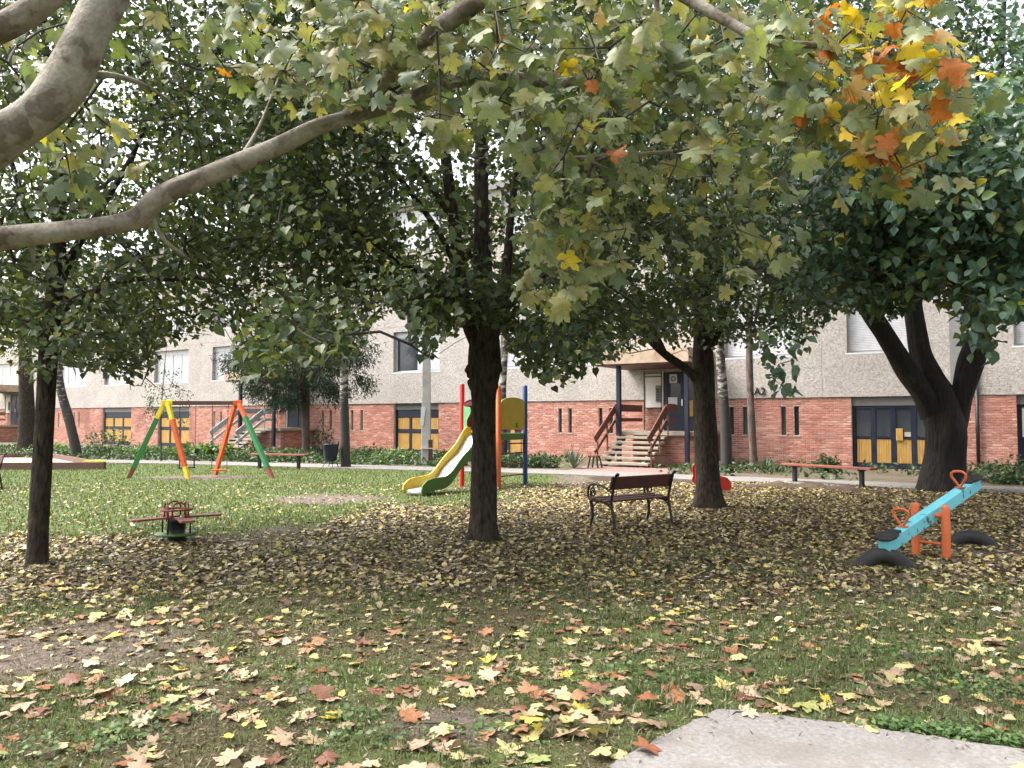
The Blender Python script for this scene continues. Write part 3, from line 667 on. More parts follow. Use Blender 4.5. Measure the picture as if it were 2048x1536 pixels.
def tubes(limbs, b=None, n=14, lump=.06, flare=None, step=.14, seed=0):
    """limbs: lists of (x,y,z,r); first one may flare at its foot"""
    b = b or MB(); rr = random.Random(seed)
    for li, L in enumerate(limbs):
        S = spline(L, step); m = len(S); nn = n if S[0, 3] > .06 else 8
        ph = [rr.uniform(0, 6.28) for _ in range(4)]
        T = np.gradient(S[:, :3], axis=0); T = unit(T); u = Vector(T[0]).orthogonal().normalized(); V = []
        for i in range(m):
            t = Vector(T[i]); u = (u - t * u.dot(t)).normalized(); v = t.cross(u)
            for k in range(nn):
                a = 2 * math.pi * k / nn; q = max(S[i, 3], .003)
                q *= 1 + lump * (math.sin(3 * a + ph[0] + i * .21) * .6 + math.sin(5 * a + ph[1] - i * .33) * .5 + .8 * math.sin(i * .6 + ph[2]) * math.sin(2 * a + ph[3]))
                if li == 0 and flare:
                    z = S[i, 2]; f = math.exp(-max(z, 0) / flare[1]); q *= 1 + flare[0] * f * (1 + .55 * math.sin(flare[2] * a + ph[0]))
                V.append(Vector(S[i, :3]) + (u * math.cos(a) + v * math.sin(a)) * q)
        F = [(i*nn+k, i*nn+(k+1) % nn, (i+1)*nn+(k+1) % nn, (i+1)*nn+k) for i in range(m - 1) for k in range(nn)]
        F.append(tuple(range((m-1)*nn, m*nn))); b.add(V, F)
    return b
def grow(limbs, att, seed, start=.35, seg=.28, sag=.10, tip=.004, pen=.18, rexp=.46):
    """joins every attraction point to the nearest node of the growing branch system"""
    r = np.random.default_rng(seed); N, par, pl, cap = [], [], [], []
    for L in limbs:
        S = spline(L, .22); k0 = int(len(S) * start) if L is limbs[0] else 1
        for i in range(k0, len(S)):
            N.append(S[i, :3]); par.append(-1); pl.append(i * .05); cap.append(S[i, 3] * .7)
    n = len(att); best = np.full(n, 1e9); arg = np.zeros(n, int); done = np.zeros(n, bool)
    def upd(i0, i1):
        for i in range(i0, i1):
            d = np.linalg.norm(att - N[i], axis=1) + pen * pl[i]; m = d < best; best[m] = d[m]; arg[m] = i
    upd(0, len(N)); ends = []
    for _ in range(n):
        b_ = np.where(done, 1e9, best); a = int(np.argmin(b_)); done[a] = True; p = arg[a]; s = N[p]; t = att[a]
        L = np.linalg.norm(t - s); k = max(1, int(L / seg)); i0 = len(N); prev = p
        for q in range(1, k + 1):
            f = q / k; pt = s + (t - s) * f; pt = pt + np.array([0, 0, sag * L * math.sin(math.pi * f)]) + (r.normal(0, .03 * L, 3) if q < k else 0)
            N.append(pt); par.append(prev); pl.append(pl[prev] + L / k); cap.append(min(cap[prev], .2)); prev = len(N) - 1
        ends.append(prev); upd(i0, len(N))
    N = np.array(N); par = np.array(par); cnt = np.zeros(len(N))
    for e in ends: cnt[e] += 1
    for i in range(len(N) - 1, -1, -1):
        if par[i] >= 0: cnt[par[i]] += cnt[i]
    rad = np.minimum(tip * np.maximum(cnt, 1) ** rexp, np.array(cap)); ch = np.where(par >= 0)[0]
    return N, par, rad, ch, np.array(ends)
def branch_mesh(name, N, par, rad, ch, o, sides=5):
    p = par[ch]; root = par[p] < 0
    return edges_mesh(name, N[p] - o, N[ch] - o, np.where(root, rad[ch] * 1.15, rad[p]), rad[ch], sides)
YLOW = np.array([(-400, 760), (0, 725), (60, 780), (130, 735), (200, 755), (260, 785), (300, 745), (330, 690), (400, 690), (455, 650), (490, 770), (560, 770), (600, 745), (690, 770), (730, 690), (775, 630), (815, 640), (840, 735), (870, 735), (895, 690),
                 (940, 650), (985, 650), (1010, 700), (1060, 765), (1120, 785), (1180, 740), (1250, 715), (1330, 690), (1400, 720), (1460, 690), (1560, 705), (1620, 690), (1660, 640), (1720, 625), (1780, 655), (1850, 600), (1900, 610), (1960, 690), (2010, 640), (2400, 660)])
def above_line(P, r, jit=14, dip=False):
    px, py = proj(P); return py < np.interp(px, YLOW[:, 0], YLOW[:, 1]) + (dip and (130 * np.exp(-((px - 1565) / 45) ** 2) + 90 * np.exp(-((px - 1965) / 45) ** 2))) - 12 + r.normal(0, jit, len(P))
def crown_points(n, c, rad, seed, inner=.35, zmin=2.0, zmax=99, filt=None, line=True):
    r = np.random.default_rng(seed); out = np.zeros((0, 3))
    while len(out) < n:
        v = unit(r.normal(size=(n * 2, 3))); rr = (inner ** 3 + (1 - inner ** 3) * r.random(n * 2)) ** (1 / 3)
        lump = 1 + .16 * np.sin(3.1 * v[:, 0] * 2 + seed) * np.cos(2.7 * v[:, 1] * 2 + seed * 2) + .12 * np.sin(6 * v[:, 2] + 5 * v[:, 0])
        P = np.array(c) + v * rr[:, None] * np.array(rad) * lump[:, None]
        k = (P[:, 2] > zmin) & (P[:, 2] < zmax)
        if line: k &= above_line(P, r)
        if filt is not None: k &= filt(P)
        out = np.vstack([out, P[k]])
    return out[:n]
def leaf_cloud(N, par, ch, ends, axis, per, spread, size, seed, droop=.45, TV=LEAF_V, TF=LEAF_F, along=.6, line=True):
    r = np.random.default_rng(seed); base = np.concatenate([ends, r.choice(ch, int(len(ch) * along), replace=False)])
    i = np.repeat(base, per); m = len(i); p = par[i]; p = np.where(p < 0, i, p); f = r.random(m)[:, None]
    pos = N[p] + (N[i] - N[p]) * f + r.normal(0, spread, (m, 3)) * [1, 1, .75]
    if line:
        k = above_line(pos, r, 8, True); pos = pos[k]; m = len(pos)
    outw = pos - np.array(axis)[None]; outw[:, 2] = 0; outw = unit(outw)
    d = unit(outw * .5 + r.normal(0, .75, (m, 3)) + [0, 0, -droop]); n = unit(r.normal(0, .55, (m, 3)) + [0, 0, 1.0] + outw * .25)
    return pos, d, n, size * r.uniform(.65, 1.2, m)
def sv4(pts): return [tuple(p) for p in pts]
def L(*pts): return [(a.x, a.y, a.z, r) for a, r in pts]
def tree(name, label, base, limbs, att, leafm, barkm, seed, per=14, spread=.16, size=.085, flare=(.35, .25, 5), n=20, TV=LEAF_V, TF=LEAF_F, along=.6, group=None, line=True, droop=.45, lump=.05, sides=5, start=.35, sag=.1, tip=.004, singles=0, single_mat=None, axis=None, leaf_name='leaf'):
    t = thing(name, label, 'tree', base, 0, group); o = np.array(base, float)
    loc = [[(x - o[0], y - o[1], z - o[2], r) for x, y, z, r in l] for l in limbs]
    tubes(loc[:1], n=n, flare=flare, lump=lump, seed=seed).build('trunk', barkm, t, True)
    for q, l in enumerate(loc[1:]): tubes([l], n=12, lump=lump, seed=seed + q + 1).build('limb', barkm, t, True)
    N, par, rad, ch, ends = grow(limbs, att, seed, start=start, sag=sag, tip=tip)
    link('branches', branch_mesh('branches', N, par, rad, ch, o, sides), MAT['twig'], t, True)['kind'] = 'stuff'
    pos, d, nn, s = leaf_cloud(N, par, ch, ends, axis if axis is not None else base, per, spread, size, seed + 5, droop, TV, TF, along, line)
    if singles:
        px, py = proj(pos); inf = (px > 0) & (px < 2048) & (py > 0) & (py < 1536)
        sc = np.where(inf, s / np.linalg.norm(pos - [0, 0, CAM_H], axis=1), 0); pk = np.argsort(-sc)[:singles]; keep = np.ones(len(pos), bool); keep[pk] = False
        lm = npmesh(leaf_name, TV, TF); lm.materials.append(single_mat); x, y, z = basis(d, nn); rr = random.Random(seed)
        for i in pk:
            ob = bpy.data.objects.new('leaf', lm); col.objects.link(ob); ob.parent = t
            M4 = Matrix(((x[i, 0]*s[i], y[i, 0]*s[i], z[i, 0]*s[i], pos[i, 0]-o[0]), (x[i, 1]*s[i], y[i, 1]*s[i], z[i, 1]*s[i], pos[i, 1]-o[1]), (x[i, 2]*s[i], y[i, 2]*s[i], z[i, 2]*s[i], pos[i, 2]-o[2]), (0, 0, 0, 1)))
            ob.matrix_local = M4; c = rr.choice([(.085, .15, .10), (.10, .17, .105), (.075, .135, .09), (.11, .175, .095), (.095, .16, .11), (.14, .21, .07)] + ([(.36, .30, .04)] if rr.random() < .3 else []))
            ob.color = (*c, 1)
        pos, d, nn, s = pos[keep], d[keep], nn[keep], s[keep]
    V, F = place(pos - o, d, nn, s, TV, TF)
    tag(link('crown', npmesh('crown', V, F), leafm, t), kind='stuff')
    return t
def G3(px, py): p = gp(px, py); return (p.x, p.y, GZ(p.x, p.y))

def region(n, cx, cy, rx, ry, y0, y1, seed):
    r = np.random.default_rng(seed); a = r.uniform(0, 2 * np.pi, n); q = np.sqrt(r.random(n)); Y = r.uniform(y0, y1, n)
    return np.array([list(at(cx + rx * q[i] * math.cos(a[i]), cy + ry * q[i] * math.sin(a[i]), Y[i])) for i in range(n)])
# central linden by the slide
B2 = G3(968, 1080); Y2 = B2[1]
def a2(px, py, dy=0.0): return at(px, py, Y2 + dy)
limbs = [L((Vector((B2[0], B2[1], -.12)), .185), (a2(968, 1040), .175), (a2(968, 950), .168), (a2(967, 860), .168), (a2(966, 790), .175), (a2(967, 745), .215), (a2(968, 700), .215), (a2(970, 640), .18), (a2(968, 560), .13), (a2(964, 450), .11), (a2(962, 330, .1), .095), (a2(965, 200, .2), .07), (a2(975, 60, .3), .05), (a2(980, -120, .4), .03)),
         L((a2(955, 690), .10), (a2(935, 640, -.1), .095), (a2(920, 540, -.3), .085), (a2(905, 430, -.4), .08), (a2(893, 330, -.5), .07), (a2(878, 220, -.5), .055), (a2(865, 60, -.5), .03)),
         L((a2(985, 680), .08), (a2(1005, 610, .2), .075), (a2(1015, 520, .4), .065), (a2(1025, 400, .5), .055), (a2(1045, 250, .6), .04), (a2(1070, 60, .7), .02)),
         L((a2(945, 670), .06), (a2(915, 620, -.2), .055), (a2(860, 560, -.5), .05), (a2(790, 515, -.9), .04), (a2(720, 470, -1.3), .03), (a2(640, 450, -1.7), .02)),
         L((a2(925, 560, -.2), .045), (a2(880, 470, -.5), .04), (a2(810, 370, -.8), .035), (a2(730, 280, -1.0), .03), (a2(640, 200, -1.2), .02)),
         L((a2(905, 440, -.4), .04), (a2(860, 370, -.6), .035), (a2(790, 270, -.7), .028), (a2(740, 170, -.8), .018)),
         L((a2(990, 650), .05), (a2(1040, 590, -.4), .045), (a2(1110, 540, -.9), .035), (a2(1180, 500, -1.3), .025)),
         L((a2(968, 650), .06), (a2(985, 600, 1.0), .05), (a2(1000, 560, 2.2), .035)),
         L((a2(950, 640), .05), (a2(925, 600, -1.0), .045), (a2(880, 590, -2.0), .03), (a2(800, 600, -2.9), .02))]
att = crown_points(1500, (B2[0] - .1, Y2 + .1, 5.3), (4.2, 4.0, 4.1), 21, .4, 1.95, filt=lambda P: ~((np.abs(P[:, 0] - B2[0]) < .5) & (P[:, 1] < Y2) & (P[:, 2] < 3.2)))
_px, _py = proj(att); _f = (att[:, 1] < Y2 - .2) & (_px > 790) & (_px < 1060) & (_py > 230) & (_py < 650); _f |= (_px < 760) & (_py > 540); att = att[~_f | (np.random.default_rng(2).random(len(att)) < .42)]
att = np.vstack([att, region(17, 600, 670, 110, 80, 6.0, 7.6, 61), region(5, 520, 735, 40, 30, 6.0, 6.6, 62), region(6, 850, 690, 30, 40, 7.0, 7.8, 63), region(30, 1090, 680, 120, 80, 8.0, 9.8, 64), region(30, 940, 600, 120, 60, 8.6, 9.8, 65), region(11, 1140, 740, 70, 40, 8.2, 9.2, 66)])
T2_ = tree('linden_tree', 'linden tree with a burred trunk standing between the slide and the iron bench', B2, limbs, att, MAT['linden'], MAT['bark'], 21, per=17, spread=.21, size=.092, TV=ROUND_V, TF=ROUND_F, lump=.07)
for bx_, by_, br_ in ((942, 742, .075), (944, 768, .06), (950, 790, .05), (994, 735, .07), (990, 770, .055), (960, 715, .06)):
    q_ = a2(bx_, by_, -.05) - Vector(B2); b = MB(); rr_ = random.Random(bx_)
    b.lathe([(max(.001, br_ * math.sin(a_) * (1 + .18 * rr_.uniform(-1, 1))), -br_ * 1.5 * math.cos(a_)) for a_ in np.linspace(0, math.pi, 9)], q_, 12); b.V = [(x_ + rr_.uniform(-.007, .007), y_ + rr_.uniform(-.007, .007), z_) for x_, y_, z_ in b.V]; b.build('burl', MAT['bark'], T2_, True)
# left linden
B1 = G3(74, 1128); Y1 = B1[1]
def a1(px, py, dy=0.0): return at(px, py, Y1 + dy)
limbs = [L((Vector((B1[0], B1[1], -.12)), .112), (a1(76, 1080), .108), (a1(82, 960), .104), (a1(90, 820), .10), (a1(97, 700), .098), (a1(108, 600), .095), (a1(116, 500), .085), (a1(118, 380, .1), .07), (a1(110, 240, .1), .055), (a1(90, 80, .2), .04), (a1(80, -120, .2), .02)),
         L((a1(112, 580), .06), (a1(150, 500, .3), .05), (a1(200, 420, .6), .04), (a1(270, 300, .8), .03), (a1(330, 150, 1.0), .02)),
         L((a1(112, 560), .05), (a1(70, 480, .2), .045), (a1(40, 380, .3), .035), (a1(0, 250, .5), .025)),
         L((a1(103, 640), .04), (a1(170, 590, -.2), .035), (a1(260, 560, -.4), .028), (a1(350, 560, -.4), .02)),
         L((a1(100, 670), .04), (a1(40, 620, .6), .035), (a1(-40, 580, 1.2), .025)),
         L((a1(116, 470), .045), (a1(150, 420, 1.0), .04), (a1(220, 360, 2.2), .025))]
att = crown_points(1450, (B1[0] + .35, Y1 + 1.0, 4.9), (3.6, 3.6, 3.7), 22, .35, 2.0, filt=lambda P: P[:, 1] > 6.6)
att = np.vstack([att, region(26, 200, 690, 130, 70, 8.0, 9.6, 71), region(6, 280, 755, 45, 30, 8.2, 9.2, 72)])
tree('linden_tree', 'slender leaning linden tree beside the red spinner', B1, limbs, att, MAT['linden'], MAT['bark'], 22, per=16, spread=.21, size=.085, flare=(.12, .15, 4), lump=.025)
# linden behind the iron bench
B3 = G3(1417, 1016); Y3 = B3[1]
def a3(px, py, dy=0.0): return at(px, py, Y3 + dy)
limbs = [L((Vector((B3[0], B3[1], -.12)), .235), (a3(1417, 980), .225), (a3(1414, 900), .21), (a3(1410, 820), .205), (a3(1406, 750), .20), (a3(1405, 680), .175), (a3(1404, 560), .15), (a3(1402, 420), .13), (a3(1398, 280), .10), (a3(1395, 120), .06), (a3(1390, -60), .03)),
         L((a3(1398, 768), .095), (a3(1375, 740, -.1), .08), (a3(1335, 712, -.3), .075), (a3(1300, 680, -.5), .07), (a3(1255, 630, -.9), .06), (a3(1215, 600, -1.2), .05), (a3(1150, 588, -1.6), .03)),
         L((a3(1412, 705), .07), (a3(1435, 670, -.1), .06), (a3(1452, 620, -.2), .055), (a3(1490, 520, -.4), .045), (a3(1540, 400, -.6), .03)),
         L((a3(1404, 640), .07), (a3(1365, 570, .3), .06), (a3(1330, 480, .6), .05), (a3(1300, 350, .8), .035)),
         L((a3(1402, 520), .06), (a3(1450, 430, .5), .05), (a3(1500, 320, .9), .035)),
         L((a3(1330, 706, -.3), .05), (a3(1260, 560, .2), .04), (a3(1200, 470, .8), .03)),
         L((a3(1404, 600), .06), (a3(1420, 560, -1.2), .05), (a3(1450, 540, -2.4), .035))]
att = crown_points(1500, (B3[0] + .3, Y3, 6.2), (4.7, 4.4, 4.6), 23, .4, 2.3, filt=lambda P: ~((proj(P)[0] < 1060) & (P[:, 1] > 13)))
tree('linden_tree', 'dark linden tree with a low side branch standing behind the iron bench', B3, limbs, att, MAT['linden_dark'], MAT['bark'], 23, per=17, spread=.2, size=.095)
# big three-stemmed tree on the right
B4 = G3(1884, 982); Y4 = B4[1]
def a4(px, py, dy=0.0): return at(px, py, Y4 + dy)
limbs = [L((Vector((B4[0], B4[1], -.15)), .42), (a4(1884, 950), .41), (a4(1888, 910), .385), (a4(1889, 860), .43), (a4(1880, 805), .40), (a4(1862, 755), .30), (a4(1840, 700), .225), (a4(1826, 620), .20), (a4(1820, 540), .18), (a4(1815, 420), .16), (a4(1810, 250), .11), (a4(1800, 60), .06)),
         L((a4(1868, 830), .28), (a4(1846, 785, -.1), .26), (a4(1812, 740, -.2), .23), (a4(1775, 680, -.3), .215), (a4(1738, 620, -.5), .19), (a4(1705, 560, -.7), .15), (a4(1650, 480, -1.0), .10), (a4(1590, 380, -1.3), .05)),
         L((a4(1904, 860), .26), (a4(1920, 800, -.1), .255), (a4(1939, 735, -.2), .255), (a4(1957, 680, -.3), .24), (a4(1980, 620, -.4), .20), (a4(1998, 540, -.6), .16), (a4(2000, 420, -.8), .12), (a4(1992, 280, -1.0), .09), (a4(2003, 120, -1.1), .06), (a4(2010, -40, -1.2), .04)),
         L((a4(1990, 580, -.5), .10), (a4(2040, 480, -1.6), .08), (a4(2080, 380, -3), .05), (a4(2060, 300, -4.5), .03)),
         L((a4(1745, 630, -.45), .09), (a4(1720, 540, -2), .07), (a4(1740, 470, -4), .05), (a4(1790, 430, -6), .03)),
         L((a4(1826, 560), .09), (a4(1860, 460, -2), .07), (a4(1900, 420, -4.2), .05), (a4(1930, 430, -6.2), .03)),
         L((a4(1992, 280, -1.0), .05), (a4(1960, 190, -1.3), .04), (a4(1950, 80, -1.5), .03))]
att = crown_points(800, (B4[0] + .3, Y4 - 1.2, 6.6), (5.3, 5.2, 4.3), 24, .4, 2.6)
att2 = crown_points(480, (6.6, 11.6, 4.7), (2.7, 2.4, 1.75), 25, .2, 2.4, filt=lambda P: proj(P)[0] > 1590)
tree('mulberry_tree', 'massive dark tree with three thick stems forking low beside the brick wall', B4, limbs, np.vstack([att, att2, region(4, 1565, 740, 35, 55, 10.0, 11.0, 81), region(5, 1965, 690, 30, 55, 10.0, 11.0, 82)]), MAT['mulberry'], MAT['bark_wet'], 24, per=12, spread=.24, size=.19, flare=(.28, .45, 6), n=32, TV=OVAL_V * [1, 1.1, 1], TF=OVAL_F, lump=.09, singles=300, single_mat=MAT['mulberry_one'])
# birches and other trunks along the block
def small(name, label, px, py, pts, c, rad, n, seed, leafm, barkm, per, size, spread, TV=OVAL_V, droop=.8, flare=(.2, .15, 4), zmin=2.2, group=None, sag=.25, leanfilt=None, lump=.04, line=True):
    B = G3(px, py); Y = B[1]; limb = L(*([(Vector((B[0], B[1], -.1)), pts[0][2])] + [(at(a, b_, Y), r) for a, b_, r in pts]))
    P = crown_points(n, c, rad, seed, .25, zmin, filt=leanfilt, line=line)
    return tree(name, label, B, [limb], P, leafm, barkm, seed, per=per, spread=spread, size=size, flare=flare, n=12, TV=TV, along=.5, group=group, droop=droop, lump=lump, sides=4, sag=sag, start=.45, tip=.003, line=line)
def pxc(px, py, Y): p = at(px, py, Y); return (p.x, p.y, p.z)
small('birch_tree', 'black and white birch trunk beside the dark litter bin', 692, 935, [(690, 880, .16), (688, 800, .15), (690, 720, .13), (695, 640, .11), (700, 540, .09), (705, 420, .06)], pxc(660, 590, 26), (3.2, 2.6, 2.6), 260, 31, MAT['birch_leaf'], MAT['birch_bark'], 12, .06, .22, droop=1.2, sag=.35)
small('birch_tree', 'leaning birch trunk beside the sandbox', 155, 917, [(150, 890, .20), (138, 840, .19), (122, 780, .18), (112, 720, .17), (108, 620, .14), (112, 500, .09)], pxc(130, 640, 31.5), (4.0, 3, 3.2), 260, 32, MAT['birch_leaf'], MAT['birch_bark'], 12, .065, .24, droop=1.2, sag=.3)
small('birch_tree', 'thin birch trunk rising behind the climbing tower', 1007, 932, [(1007, 880, .13), (1006, 780, .12), (1010, 700, .11), (1014, 600, .09), (1018, 480, .06)], pxc(1020, 520, 27), (2.8, 2.2, 2.6), 150, 33, MAT['birch_leaf'], MAT['birch_bark'], 12, .06, .22, droop=1.0)
small('birch_tree', 'birch trunk with black bark patches standing behind the dark linden', 1452, 944, [(1452, 900, .17), (1450, 840, .16), (1444, 760, .15), (1440, 700, .14), (1437, 620, .12), (1432, 480, .08)], pxc(1440, 500, 23.7), (2.4, 2.2, 2.6), 150, 34, MAT['birch_leaf'], MAT['birch_bark'], 12, .06, .2, droop=1.0)
small('pine_tree', 'straight scaly pine trunk beside the letters on the wall', 1507, 940, [(1506, 900, .12), (1502, 820, .115), (1499, 720, .11), (1498, 620, .10), (1498, 480, .08), (1500, 300, .05)], pxc(1500, 380, 24.9), (2.2, 2.0, 2.8), 150, 35, MAT['juniper'], MAT['pine_bark'], 16, .12, .15, TV=OVAL_V * [1, .4, 1])
small('old_tree', 'thick brown trunk with a dark stump base beside the tan railed steps', 56, 905, [(56, 880, .42), (54, 830, .36), (52, 760, .33), (50, 680, .28), (52, 560, .2), (56, 400, .1)], pxc(40, 560, 38), (5, 4, 4.4), 260, 36, MAT['linden'], MAT['bark'], 14, .1, .3, flare=(.5, .5, 5))
small('juniper_tree', 'shaggy blue green juniper hanging over the grey railed steps', 612, 912, [(612, 880, .18), (610, 820, .17), (606, 750, .15), (606, 680, .12), (612, 600, .07)], pxc(605, 730, 33.5), (3.3, 2.0, 2.3), 420, 37, MAT['juniper'], MAT['pine_bark'], 30, .20, .22, TV=OVAL_V * [1, .28, 1], droop=.6, zmin=2.2, line=False)
small('sapling', 'thin young tree growing behind the yellow topped swing leg', 322, 924, [(322, 880, .025), (322, 830, .022), (326, 770, .018), (330, 720, .012), (334, 690, .008)], pxc(326, 800, 28.8), (1.0, .8, 1.7), 60, 38, MAT['bedplant'], MAT['twig'], 7, .085, .1, zmin=1.2, flare=(.05, .1, 3), line=False)
# ------------------------------------------------------------------ plane tree overhead: trunk just left of the view, limbs and big leaves reaching in
def plane_leaf(seed, curl=.12, cup=.0):
    r = random.Random(seed)
    half = [(0, 1.0), (11, .80), (17, .83), (27, .53), (36, .66), (44, .70), (55, .93), (65, .73), (74, .68), (86, .49), (99, .60), (112, .72), (126, .58), (146, .50), (166, .36)]
    out = [(a, q * r.uniform(.92, 1.06)) for a, q in half] + [(180, .10)] + [(360 - a, q * r.uniform(.92, 1.06)) for a, q in half[:0:-1]]
    ph = r.uniform(0, 6.28); V = [(0, 0, 0)]; n = len(out)
    def zf(x, y):
        q = x * x + y * y; t = math.atan2(y, x)
        return curl * q * math.cos(2 * t + ph) + cup * q + .05 * math.sqrt(q) * math.cos(t * 5 * .65) - .06 * abs(y)
    for f in (.5, 1.0):
        for a, q in out:
            x, y = q * f * math.cos(R(a)), q * f * math.sin(R(a))
            if f < 1: x, y = [.5 * (c * .55 + .45 * .62 * g) / .5 * 1.0 for c, g in ((x, .5 * math.cos(R(a))), (y, .5 * math.sin(R(a))))]
            V.append((x, y, zf(x, y)))
    F = []
    for i in range(n):
        j = (i + 1) % n; F.append((0, 1 + i, 1 + j, 1 + j)); F.append((1 + i, 1 + n + i, 1 + n + j, 1 + j))
    return np.array(V), F
PLV = []; PLT = None
for k in range(6):
    V, F = plane_leaf(k, .12 + .07 * k, -.06 - .12 * (k % 3)); PLV.append(V)
    T3 = []
    for f in F:
        if f[2] == f[3]: T3.append(f[:3])
        else: T3 += [(f[0], f[1], f[2]), (f[0], f[2], f[3])]
    PLT = np.array(T3)
def A(px, py, Y, r): p = at(px, py, Y); return (p.x, p.y, p.z, r)
BP = (-4.75, 4.3, GZ(-4.75, 4.3))
limbs = [[(-4.75, 4.3, -.15, .34), (-4.74, 4.3, .6, .30), (-4.7, 4.32, 1.4, .29), (-4.62, 4.35, 2.0, .29), (-4.58, 4.4, 2.6, .22), (-4.6, 4.5, 3.6, .18), (-4.5, 4.7, 5.0, .14), (-4.3, 4.9, 6.4, .10)],
         [(-4.62, 4.35, 1.9, .13), A(-300, 505, 4.45, .10), A(-120, 497, 4.5, .085), A(0, 478, 4.5, .068), A(130, 463, 4.5, .06), A(225, 450, 4.55, .056), A(275, 436, 4.6, .062), A(305, 405, 4.6, .064), A(345, 380, 4.6, .06), A(430, 345, 4.7, .058), A(560, 290, 4.8, .055), A(640, 252, 4.9, .05), A(700, 235, 5, .048), A(800, 205, 5.1, .045), A(900, 165, 5.2, .042), A(1010, 150, 5.3, .038), A(1100, 168, 5.4, .034), A(1200, 152, 5.5, .03), A(1320, 135, 5.5, .02)],
         [(-4.6, 4.38, 2.3, .16), A(-260, 420, 4.1, .15), A(-120, 350, 4.0, .13), A(0, 278, 4.0, .115), A(80, 225, 4.0, .11), A(125, 175, 4.0, .108), A(155, 120, 4.0, .108), A(185, 50, 4.0, .105), A(225, -40, 4.05, .10), A(300, -250, 4.2, .085), A(450, -430, 4.5, .06)],
         [(-4.55, 4.5, 3.2, .12), A(-250, 140, 4.5, .10), A(-60, 80, 4.5, .085), A(40, 35, 4.5, .075), A(110, -15, 4.5, .07), A(260, -120, 4.6, .05)],
         [A(690, 238, 5, .05), A(760, 175, 5.0, .055), A(820, 105, 4.95, .06), A(870, 60, 4.9, .062), A(960, 0, 4.85, .06), A(1060, -75, 4.8, .055), A(1240, -70, 4.7, .045), A(1380, 0, 4.5, .035), A(1460, 45, 4.4, .03), A(1540, 83, 4.3, .025), A(1640, 92, 4.3, .018), A(1780, 108, 4.25, .012), A(1900, 95, 4.2, .008)],
         [A(1540, 85, 4.3, .016), A(1600, 150, 4.35, .012), A(1680, 240, 4.4, .010), A(1760, 320, 4.4, .007)],
         [A(1030, 152, 5.3, .03), A(1040, 235, 5.2, .026), A(1062, 292, 5.2, .024), A(1130, 316, 5.2, .022), A(1230, 313, 5.25, .02), A(1345, 303, 5.3, .014)],
         [A(300, 408, 4.6, .022), A(320, 470, 4.7, .014), A(380, 520, 4.9, .008)], [A(480, 322, 4.75, .02), A(520, 250, 4.9, .012), A(560, 150, 5.1, .007)], [A(140, 160, 4.0, .03), A(210, 150, 4.2, .02), A(290, 170, 4.5, .012), A(360, 220, 4.8, .007)], [A(60, 470, 4.5, .02), A(70, 540, 4.6, .010)],
         [A(1310, -30, 4.6, .02), A(1320, 60, 4.7, .014), A(1350, 170, 4.8, .011), A(1420, 300, 4.9, .007)]]
att = np.vstack([region(200, 960, 110, 400, 170, 4.3, 6.0, 1), region(48, 1150, 400, 110, 170, 4.6, 5.6, 2), region(9, 1130, 575, 80, 40, 4.8, 5.3, 3), region(92, 1400, 120, 230, 190, 4.3, 5.8, 4), region(20, 1430, 330, 140, 90, 4.6, 5.6, 5),
                 region(84, 1720, 140, 220, 150, 4.0, 4.8, 6), region(18, 1800, 310, 90, 70, 4.1, 4.7, 7), region(26, 150, 170, 220, 190, 4.2, 5.6, 8), region(60, 600, 60, 230, 110, 4.4, 6.0, 9), region(10, 1430, 500, 130, 60, 4.8, 5.6, 10), region(30, 900, -260, 900, 200, 4.4, 6.4, 12)])
pt = thing('plane_tree', 'plane tree with mottled pale limbs and large lobed leaves hanging overhead', 'tree', BP); o = np.array(BP)
loc = [[(x - o[0], y - o[1], z - o[2], r) for x, y, z, r in l] for l in limbs]
tubes(loc[:1], n=20, flare=(.3, .3, 5), lump=.04, seed=4).build('trunk', MAT['plane_bark'], pt, True)
for q, l in enumerate(loc[1:]): tubes([l], n=16, lump=.075, seed=50 + q, step=.06).build('limb', MAT['plane_bark'], pt, True)
N, par, rad, ch, ends = grow(limbs, att, 77, start=.6, seg=.16, sag=.12, tip=.0026, pen=.12, rexp=.45)
link('branches', branch_mesh('branches', N, par, rad, ch, o, 6), MAT['twig'], pt, True)['kind'] = 'stuff'
r = np.random.default_rng(5); i = np.repeat(ends, r.integers(2, 6, len(ends))); m = len(i)
pos = N[i] + r.normal(0, .10, (m, 3)); d = unit(r.normal(0, .55, (m, 3)) + [.55, -.15, -.75]); nn = unit(r.normal(0, .5, (m, 3)) + [-.15, -.75, .6]); s = r.uniform(.065, .118, m)
px, py = proj(pos)
orange = np.clip(sst(1560, 1760, px) * sst(520, 250, py) + .035, 0, 1); u = r.random(m)
greens = np.array([(.125, .16, .065), (.16, .19, .085), (.20, .22, .105), (.125, .165, .095), (.22, .23, .11), (.27, .25, .10)]); oranges = np.array([(.55, .36, .03), (.48, .20, .03), (.42, .13, .03), (.50, .42, .06), (.50, .33, .14), (.24, .24, .05), (.60, .44, .04)])
colr = np.where((u < orange * .6)[:, None], oranges[r.integers(0, 7, m)], greens[r.integers(0, 6, m)])
var = r.integers(0, 6, m)
inf = (px > -20) & (px < 2060) & (py > -20); sc = np.where(inf, s / np.linalg.norm(pos - [0, 0, CAM_H], axis=1), 0); pk = np.argsort(-sc)[:300]
keep = np.ones(m, bool); keep[pk] = False
lms = []
for k in range(6):
    lm = npmesh('plane_leaf', PLV[k], PLT); lm.materials.append(MAT['plane_leaf_one']); lm.polygons.foreach_set('use_smooth', np.ones(len(lm.polygons), bool)); lms.append(lm)
